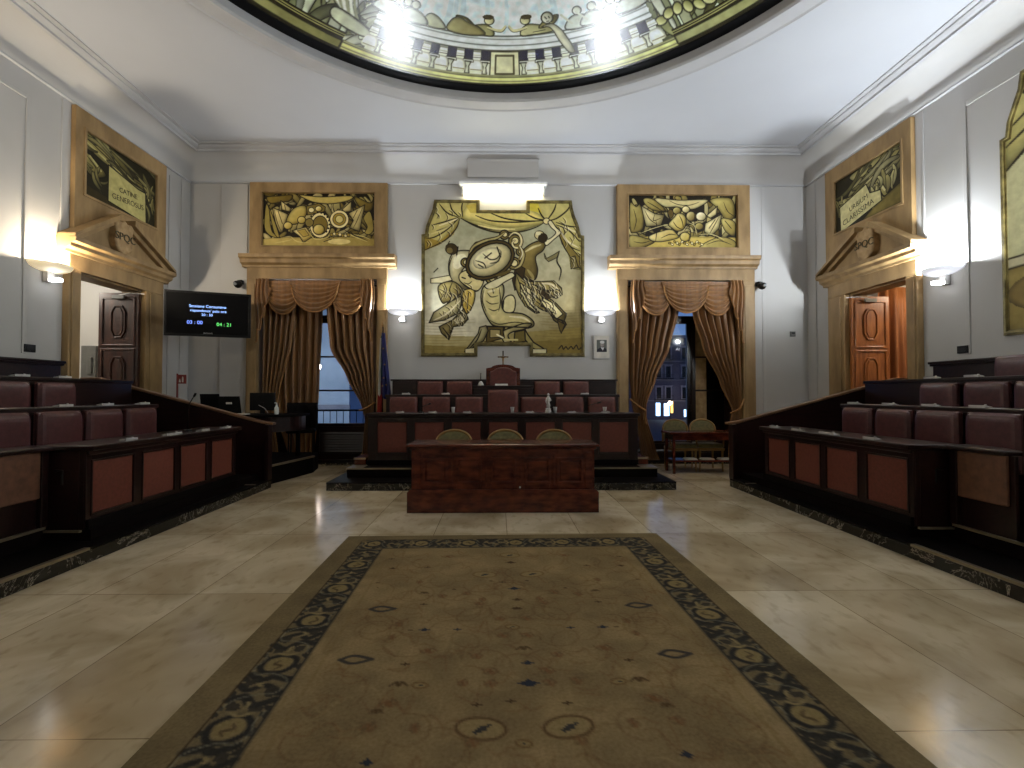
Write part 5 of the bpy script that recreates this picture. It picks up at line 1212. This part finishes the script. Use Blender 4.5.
# ---------------------------------------------------------------- ceiling painting
R0_=3.93; KV=1.33; SG=.22
def dome_canvas():
    # u = degrees from the back of the room, v = radius in metres
    cv=Cv(-68,2.2,68,3.99,1,(0,0,0)); cv.ppu=None
    return cv
class Dv(Cv):
    """canvas in metres: u = angle*3.6 m, v = 3.99 - r (0 at the rim, growing inwards)"""
cvD=Dv(-4.3,0,4.3,1.55,105,(178,190,182))
def A_(deg): return math.radians(deg)*3.6
cvD.A*=1.1; cvD.noise(.12,22); cvD.noise(.15,8)
for k in range(60):
    u=-4.3+rng.rand()*8.6; cvD.line([(u,.75),(u+.05,1.1),(u+.02,1.5)],.05+.05*rng.rand(),(206,216,210) if k%2 else (140,154,146),.35)
ink=(44,44,30); yel=(166,164,112); yd=(100,98,52); lt=(216,216,196); md=(150,152,128); nav=(36,38,60)
# side draperies, figures and pillars
def blob(pts,c,sh=None,e=ink,w=.02): cvD.poly(pts,c,e,w,smooth=True,shade=sh)
for s in(-1,1):
    a0,a1=(-30,-66) if s<0 else (36,66)
    cvD.poly([(A_(a0),.16),(A_(a1),.16),(A_(a1),1.5),(A_(a0),1.5)],(128,134,100),shade=(90,92,60),sdir=(0,-1))
    for k in range(9):
        a=a0+(a1-a0)*(k+.5)/9
        cvD.poly([(A_(a),.22),(A_(a+2*s),.2),(A_(a+2.6*s),1.5),(A_(a+.6*s),1.5)],(176,182,150) if k%2 else (110,112,76),ink,.018,shade=md)
    for k in range(16):
        a=a0+(a1-a0)*rng.rand(); u=A_(a); v=.25+rng.rand()*.9
        cvD.line([(u,v),(u+.15*rng.randn(),v+.12),(u+.3*rng.randn()*.5,v+.3)],.03,ink,.9); cvD.line([(u+.04,v),(u+.2*rng.rand(),v+.1),(u+.2,v+.25)],.045,(206,208,180),.8)
drapes(cvD,60,(-4.2,.3,A_(-31),1.5),.55,.07,[(176,180,152),(140,144,108),(204,206,184),(112,114,80)],ink,21,.18,(.9,2.4)); drapes(cvD,55,(A_(37),.3,4.2,1.5),.5,.07,[(166,166,124),(130,130,84),(196,196,164),(104,102,64)],ink,22,.18,(.7,2.2))
drapes(cvD,14,(A_(-31),.2,A_(-38)+.3,.6),.4,.05,[(186,188,158)],ink,23,.18,(0,.6))
# swagged cloth on the left end of the balustrade
for k in range(7):
    cvD.line([(A_(-48+k*1.4),1.15-.05*k),(A_(-42+k*1.2),.62-.03*k),(A_(-33),.48-.01*k),(A_(-28.5),.75+.02*k)],.05,(200,204,176) if k%2 else (132,134,100),.95); cvD.line([(A_(-47+k*1.4),1.15-.05*k),(A_(-41.4+k*1.2),.64-.03*k),(A_(-33),.505-.01*k)],.018,ink,.9)
blob([(A_(-40),.36),(A_(-34),.30),(A_(-30),.34),(A_(-33),.44),(A_(-40),.5)],(172,176,140),md)
# garland on the right end
for k in range(6): cvD.ell(A_(38+k*2),.42+.05*math.sin(k),.08,.06,k*30,(190,186,130),ink,.018,shade=yd)
# upper rail
def band(v0,v1,c,a0=-70,a1=70): cvD.poly([(A_(a0),v0),(A_(a1),v0),(A_(a1),v1),(A_(a0),v1)],c)
B0,B1=-31.5,36.5
band(.14,.50,(206,206,170),B0,B1)
band(.485,.70,(196,200,184),B0,B1)
for v,w,c in((.505,.022,ink),(.54,.03,(222,222,200)),(.575,.02,(96,100,90)),(.62,.03,(226,226,210)),(.655,.016,(96,100,90)),(.695,.02,ink)): cvD.line([(A_(B0),v),(A_(B1),v)],w,c,.9,smooth=False,taper=False)
# balusters: navy gap tops between pale balusters
def gap(a):
    u=A_(a)
    cvD.poly([(u-.07,.36),(u+.07,.36),(u+.07,.495),(u-.07,.495)],nav)
    cvD.poly([(u-.085,.33),(u+.085,.33),(u+.075,.365),(u-.075,.365)],(210,208,180),ink,.012)
    cvD.poly([(u-.035,.17),(u+.035,.17),(u+.02,.27),(u+.05,.34),(u-.05,.34),(u-.02,.27)],(190,190,160),ink,.014,shade=md)
def bal(a):
    u=A_(a)
    cvD.poly([(u-.07,.40),(u+.07,.40),(u+.06,.48),(u-.06,.48)],(214,212,184),ink,.010)
    cvD.line([(u-.06,.43),(u+.06,.43)],.012,md); 
    cvD.poly([(u-.085,.20),(u+.085,.20),(u+.10,.27),(u+.06,.36),(u-.06,.36),(u-.10,.27)],(224,222,196),None,0,smooth=True,shade=(196,194,150),sdir=(0,-1))
    cvD.line([(u-.08,.225),(u+.08,.225)],.014,(110,104,70))
al=[-3.6-.6+4.1*-i for i in range(0,7)]; ar=[5.2+4.1*i for i in range(0,8)]
for a in al: gap(a); bal(a-2.05)
for a in ar: gap(a); bal(a+2.05)
cvD.poly([(A_(-2.9),.15),(A_(4.1),.15),(A_(4.1),.495),(A_(-2.9),.495)],(196,192,150),ink,.02); cvD.poly([(A_(-1.6),.18),(A_(2.8),.18),(A_(2.8),.44),(A_(-1.6),.44)],(184,180,138),(70,66,44),.03)
# cornice at the rim
band(.0,.155,yel)
for v,w,c in((.012,.06,(16,15,12)),(.045,.02,(186,182,112)),(.065,.014,yd),(.10,.03,(206,202,120)),(.13,.012,ink),(.152,.02,(120,118,80))): cvD.line([(A_(-70),v),(A_(70),v)],w,c,.9,smooth=False,taper=False)
for a0,a1 in((-68,-36),(39,68)):
    cvD.poly([(A_(a0),0),(A_(a1),0),(A_(a1),.26),(A_(a0),.26)],(40,38,24)); cvD.poly([(A_(a0),.05),(A_(a1),.03),(A_(a1),.15),(A_(a0),.17)],(142,140,96),ink,.02,shade=(96,94,54))
    for v in(.2,.23): cvD.line([(A_(a0),v),(A_(a1),v)],.014,(150,146,90),.9,smooth=False,taper=False)
# cherubs and figures leaning on the rail
def cherub(a,s=1,flip=1):
    u=A_(a);f=flip
    blob([(u-f*.10,.70),(u+f*.12,.70),(u+f*.42,.72),(u+f*.50,.80),(u+f*.30,.86),(u+f*.05,.92),(u-f*.08,.84)],(176,172,126),(110,106,66))
    blob([(u+f*.2,.82),(u+f*.45,.86),(u+f*.55,1.02),(u+f*.35,1.0)],(120,112,66),(70,64,36))
    cvD.ell(u-f*.02,1.0,.085,.085,0,(190,184,140),ink,.018,shade=(140,134,90)); cvD.ell(u-f*.0,1.06,.10,.05,0,(60,52,32))
    cvD.line([(u,.86),(u-f*.22,.80),(u-f*.3,.9)],.06,(184,178,130)); cvD.line([(u,.83),(u-f*.22,.77),(u-f*.32,.88)],.014,ink)
    cvD.line([(u+f*.1,.75),(u+f*.3,.77)],.014,ink)
cherub(-4,1,-1); cherub(-12,1,1) if False else None
blob([(A_(-14),.70),(A_(-5),.70),(A_(-6),.84),(A_(-9),.92),(A_(-12),1.0),(A_(-14),.9)],(150,144,96),(96,88,52)); blob([(A_(-20),.70),(A_(-15),.72),(A_(-17),.9),(A_(-19.5),.95),(A_(-21),.8)],(160,160,120),md)
cherub(6.5,1,1)
cvD.ell(A_(12.2),1.0,.10,.11,0,(186,184,160),ink,.025,shade=(130,128,100)); cvD.line([(A_(11.6),1.02),(A_(12),.98)],.02,ink);cvD.line([(A_(12.6),1.02),(A_(12.8),.99)],.02,ink);cvD.line([(A_(12),.93),(A_(12.5),.93)],.018,ink)
cvD.line([(A_(13),.9),(A_(13.6),.8),(A_(14.2),.72)],.04,(120,116,80)); 
cvD.poly([(A_(10.5),.84),(A_(12.6),.80),(A_(14.5),.58),(A_(16.5),.40),(A_(17.8),.42),(A_(16.4),.62),(A_(13.6),.86)],(216,212,180),ink,.018,smooth=True,shade=(186,182,140))
for a in(-26,-24,-30,20,24,29,33): 
    u=A_(a); blob([(u-.2,.70),(u+.25,.70),(u+.2,.86),(u,.95),(u-.15,.88)],(176,180,160),md); cvD.ell(u+.02,1.02,.075,.08,0,(190,190,166),ink,.018,shade=md); cvD.line([(u-.1,.8),(u-.25,1.0)],.04,(176,176,150))
cvD.noise(.12,10); cvD.grade(1.35,128,158,(.97,1.0,1.1))
td=thing('ceiling_painting','round varnished ceiling painting of a balustrade with cherubs and drapery under the sky','painting',(DC[0],DC[1],6.2))
def dmap(X,Y):
    Y=np.where(Y>.7,.7+(Y-.7)*.6,Y); r=R0_-Y*KV; a=X/3.6; return (r*np.sin(a),r*np.cos(a),.01+SG*(1-(r/R0_)**2))
cvD.grid('painted_vault','fresco',dmap,td)
# the rest of the vault: sky centre and the painted border behind the camera
M['skyp']=mat('painted_cloudy_sky',(214,224,222),.3,col2=(140,150,140),scale=1.6,detail=6)
AM=4.3/3.6
b=MB(); n=150
def dp(r,a): return (r*math.sin(a),r*math.cos(a),.01+SG*(1-(r/R0_)**2))
b.sheet(lambda u,v:dp(R0_-1.21*KV*v,AM+(2*PI-2*AM)*u),110,10)
b.sheet(lambda u,v:dp((R0_-1.21*KV)*(1-v)+.001,2*PI*u),120,12)
b.build('painted_sky','skyp',td,smooth=True)
# ================================================================ rug
RX0,RX1,RY0,RY1=-1.49,1.49,-.6,4.68
rc_=Cv(RX0,0,RX1,RY1-.9,100,(150,122,76))     # v = RY1 - Y, fine part
def rug_paint(cv):
    H=cv.y1; F=(132,112,82); BD=(116,100,74)
    cv.A[:]=BD; 
    bi=.415
    cv.poly([(RX0+bi,bi-.03),(RX1-bi,bi-.03),(RX1-bi,H+.1),(RX0+bi,H+.1)],F)
    cv.noise(.16,26); cv.noise(.12,9)
    for k in range(420): # faint brick coloured wear
        x=rng.uniform(-1.0,1.0);y=rng.uniform(.45,H); cv.line([(x,y),(x+.05,y+.03*rng.randn()),(x+.1,y+.05*rng.randn()),(x+.12,y+.06*rng.randn())],.013,(108,76,48) if k%3 else (156,134,98),.32)
    nv=(46,44,44); dk=(64,50,34); tan=(152,130,86); gl=(128,122,104)
    # side and top borders: band between .17 and .40 from the edge
    def stamp(P,flip):   # P maps (t along, w across 0..1 outer->inner) to xy
        q=lambda L:[P(t,w) for t,w in L]
        return q
    def unit(P,odd):
        f=(lambda w:w) if not odd else (lambda w:1-w)
        q=lambda L:[P(t,f(w)) for t,w in L]
        jt=lambda L,a=.03:[(t+a*(rng.rand()-.5),w+a*2.2*(rng.rand()-.5)) for t,w in L]
        gd=(100,90,70)
        cv.poly(q([(0,0),(1.0,0),(1.0,1),(0,1)]),gd,a=.3)
        for t in np.linspace(.05,.95,5):   # ragged dark edges
            cv.poly(q(jt([(t-.05,0),(t+.05,0),(t+.035,.14),(t-.03,.10)])),nv,a=.85); cv.poly(q(jt([(t-.04,1),(t+.06,1),(t+.02,.86),(t-.03,.9)])),nv,a=.85)
        c=[(.23+.17*math.cos(a),.5+.37*math.sin(a)) for a in np.linspace(0,2*PI,12,endpoint=False)]
        cv.poly(q(jt(c,.02)),(132,114,80),nv,.03,smooth=True)
        cv.line(q(jt([(.16,.5),(.22,.38),(.27,.56),(.32,.5)])),.016,(84,70,50))
        for L,w in(([(.43,.10),(.52,.42),(.46,.62),(.50,.93)],.045),([(.60,.04),(.70,.30),(.60,.58),(.72,.96)],.036),([(.82,.06),(.78,.35),(.92,.6),(.84,.94)],.045)):
            cv.line(q(jt(L)),w,nv,.95,taper=False)
        for L in([(.52,.12),(.62,.2),(.58,.36),(.50,.3)],[(.66,.66),(.78,.72),(.76,.88),(.64,.84)],[(.88,.14),(.98,.2),(.96,.42),(.88,.34)],[(.93,.66),(1.0,.6),(1.02,.84),(.94,.86)]): cv.poly(q(jt(L)),(56,52,48),smooth=True,a=.9)
        for L in([(.55,.5),(.60,.42),(.64,.52)],[(.86,.46),(.90,.5),(.97,.52)],[(.02,.3),(.06,.5),(.02,.72)]): cv.line(q(jt(L)),.02,(140,122,88))
        cv.line(q([(.0,.05),(.16,.12),(.3,.04),(.42,.2),(.40,.5),(.5,.9),(.62,.96),(.74,.86),(.76,.5),(.84,.16),(1.0,.05)]),.007,gl,.85,taper=False)
    w0,w1=.17,.395; per=.47
    for s in(-1,1):
        for k in range(int(H/per)+2):
            y0=.2+k*per
            unit(lambda t,w,y0=y0,s=s:(s*(RX1-w0-(w1-w0)*w),y0+per*t),k%2)
        cv.line([(s*(RX1-w0),.17),(s*(RX1-w0),H)],.010,dk,.8,smooth=False,taper=False); cv.line([(s*(RX1-w1-.005),.40),(s*(RX1-w1-.005),H)],.014,nv,.85,smooth=False,taper=False)
        cv.line([(s*(RX1-w1-.10),.45),(s*(RX1-w1-.10),H)],.006,(120,98,62),.7,smooth=False,taper=False)
    nx=int((RX1-RX0-.4)/.38)
    for k in range(nx):
        x0=RX0+.2+k*((RX1-RX0-.4)/nx); pw=(RX1-RX0-.4)/nx
        unit(lambda t,w,x0=x0:(x0+pw*t,w0-.04+(.36-w0+.04)*w),k%2)
    cv.line([(RX0+w0,.13),(RX1-w0,.13)],.012,dk,.8,smooth=False,taper=False); cv.line([(RX0+w1,.375),(RX1-w1,.375)],.016,nv,.85,smooth=False,taper=False)
    for k in range(70):
        x=rng.uniform(-1.0,1.0);y=rng.uniform(.5,H);a=rng.uniform(0,2*PI);b=rng.choice([-1,1])*rng.uniform(.5,.9);P_=[(x,y)]
        for i in range(6): a+=b; P_.append((P_[-1][0]+.08*math.cos(a),P_[-1][1]+.08*math.sin(a)))
        for sx in(1,-1): cv.line([(sx*p[0],p[1]) for p in P_ if abs(p[0])<1.04],.012,(104,80,54),.4)
    ML=MOTIFS
    for (x,Y,w,k) in ML:
        y=RY1-Y; 
        for s in((1,-1) if abs(x)>.06 else (1,)):
            X=x*s; c={'n':(40,46,62),'b':(74,56,38),'v':(84,66,44),'r':(116,84,56),'l':(62,58,56),'o':(108,84,54),'O':(92,70,46)}[k]; h=w*.5
            if k in'nb': cv.poly([(X-h,y),(X-h*.4,y-h*.35),(X,y-h*.75),(X+h*.4,y-h*.35),(X+h,y),(X+h*.5,y+h*.35),(X,y+h*.5),(X-h*.5,y+h*.3)],c,a=.92)
            elif k=='v': cv.line([(X-h,y+h*.3),(X-h*.3,y-h*.4),(X,y+h*.2),(X+h*.3,y-h*.4),(X+h,y+h*.3)],.02,c)
            elif k=='r': cv.line([(X-h*1.3,y-.03),(X-h*.5,y+.02),(X+h*.4,y-.03),(X+h*1.2,y+.01)],.012,(96,76,52),.6); cv.line([(X-h,y+.01*s),(X-h*.2,y-.02),(X+h*.3,y+.02),(X+h,y-.01)],.018,c,.75); cv.ell(X,y,h*.35,h*.4,0,c)
            elif k=='l':
                cv.line([(X-h,y),(X-h*.4,y-h*.42),(X+h*.2,y-h*.36),(X+h,y)],.022,c,taper=False); cv.line([(X-h,y),(X-h*.3,y+h*.42),(X+h*.3,y+h*.36),(X+h,y)],.022,c,taper=False)
            else:
                cv.ell(X,y,h,h*.62,10*s,(140,120,86),c,.010 if k=='o' else .013); cv.poly([(X-h*.35,y+h*.2),(X,y-h*.12),(X+h*.45,y-h*.25),(X+h*.2,y+h*.12),(X-h*.2,y+h*.3)],(60,58,58))
MOTIFS=[(-0.95, 4.03, 0.049, 'b'), (-0.9, 3.81, 0.055, 'b'), (-0.63, 3.83, 0.043, 'b'), (-0.95, 3.53, 0.026, 'b'), (-0.93, 3.44, 0.019, 'b'), (-0.59, 3.34, 0.054, 'v'), (-0.57, 3.16, 0.046, 'b'), (-0.39, 3.39, 0.03, 'b'), (-0.82, 3.1, 0.156, 'l'), (-0.68, 2.89, 0.035, 'r'), (-0.6, 2.82, 0.023, 'b'), (-0.52, 2.82, 0.062, 'n'), (-0.33, 2.82, 0.041, 'n'), (-0.69, 2.74, 0.029, 'r'), (-0.83, 2.52, 0.161, 'l'), (-0.57, 2.47, 0.051, 'b'), (0.03, 3.39, 0.085, 'n'), (0.04, 3.21, 0.065, 'b'), (0.03, 3.08, 0.075, 'b'), (-0.18, 3.66, 0.177, 'o'), (0.03, 4.09, 0.165, 'o'), (0.03, 3.91, 0.088, 'b'), (-0.49, 4.07, 0.099, 'r'), (-0.05, 3.51, 0.043, 'b'), (-0.08, 2.94, 0.059, 'r'), (-0.07, 2.74, 0.066, 'r'), (0.04, 2.6, 0.084, 'v'), (0.05, 2.46, 0.065, 'n'), (0.13, 3.53, 0.034, 'b'), (-0.21, 2.53, 0.057, 'r'), (-0.65, 3.53, 0.034, 'r'), (-0.19, 3.22, 0.039, 'r'), (-0.21, 3.16, 0.056, 'r'), (-0.46, 3.28, 0.053, 'r'), (-0.3, 3.32, 0.054, 'r'), (-0.01, 2.84, 0.08, 'o'), (0.04, 2.29, 0.106, 'n'), (-0.05, 2.16, 0.052, 'b'), (-0.2, 2.14, 0.041, 'b'), (-0.18, 1.99, 0.207, 'O'), (-0.57, 2.3, 0.087, 'v'), (-0.47, 2.29, 0.073, 'o'), (-0.63, 2.11, 0.051, 'v'), (-0.59, 2.16, 0.078, 'r'), (-0.6, 1.82, 0.055, 'n'), (-0.64, 2.01, 0.056, 'r'), (-0.27, 2.3, 0.046, 'r'), (-0.14, 2.29, 0.055, 'r'), (-0.14, 2.39, 0.067, 'r'), (-0.47, 2.59, 0.083, 'r'), (-0.01, 1.9, 0.061, 'o'), (-0.21, 1.91, 0.046, 'r'), (-0.45, 2.0, 0.032, 'r')]
rng=np.random.RandomState(11)
extra=[]
for (x,Y,w,k) in list(MOTIFS):
    if Y>2.5: extra.append((x*.95+.03,Y-2.62,w,k))
MOTIFS=MOTIFS+extra
rug_paint(rc_)
tg=thing('rug','large worn tan oriental rug with dark floral border on the marble floor','rug',(0,2.8,0))
rc_.grid('pile','rug',lambda X,Y:(X,RY1-Y,0*X+.016),tg,off=(0,2.8,0))
MB().box(RX0,RX1,0,RY1,.001,.014).build('backing','trimc',tg,off=(0,2.8,0),bevel=.004)
tg.rotation_euler=(0,0,.019); tg.location=(.035,2.8,0)
tg['label']='large worn tan oriental rug with dark floral border on the travertine floor'
# ================================================================ camera, world, view
cam_=bpy.data.cameras.new('camera'); co=bpy.data.objects.new('camera',cam_); C.objects.link(co)
cam_.sensor_width=36; cam_.lens=480/1024*36; cam_.shift_x=7.3/1024; cam_.clip_start=.05
co.location=(-.06,0,1.38); co.rotation_euler=(math.radians(90+1.18),0,math.radians(-.8))
bpy.context.scene.camera=co
w=bpy.data.worlds.new('dusk'); bpy.context.scene.world=w; w.use_nodes=True; N=w.node_tree.nodes;L=w.node_tree.links
bg=N['Background']; tc=N.new('ShaderNodeTexCoord'); sp=N.new('ShaderNodeSeparateXYZ'); cr=N.new('ShaderNodeValToRGB')
L.new(tc.outputs['Generated'],sp.inputs[0]); L.new(sp.outputs['Z'],cr.inputs['Fac']); L.new(cr.outputs['Color'],bg.inputs['Color'])
cr.color_ramp.elements[0].position=0; cr.color_ramp.elements[0].color=(.16,.30,.62,1); cr.color_ramp.elements[1].position=.5; cr.color_ramp.elements[1].color=(.03,.06,.22,1)
bg.inputs['Strength'].default_value=1.1
vs=bpy.context.scene.view_settings; vs.view_transform='Standard'; vs.look='None'; vs.gamma=1; vs.use_curve_mapping=False; vs.exposure=-.33
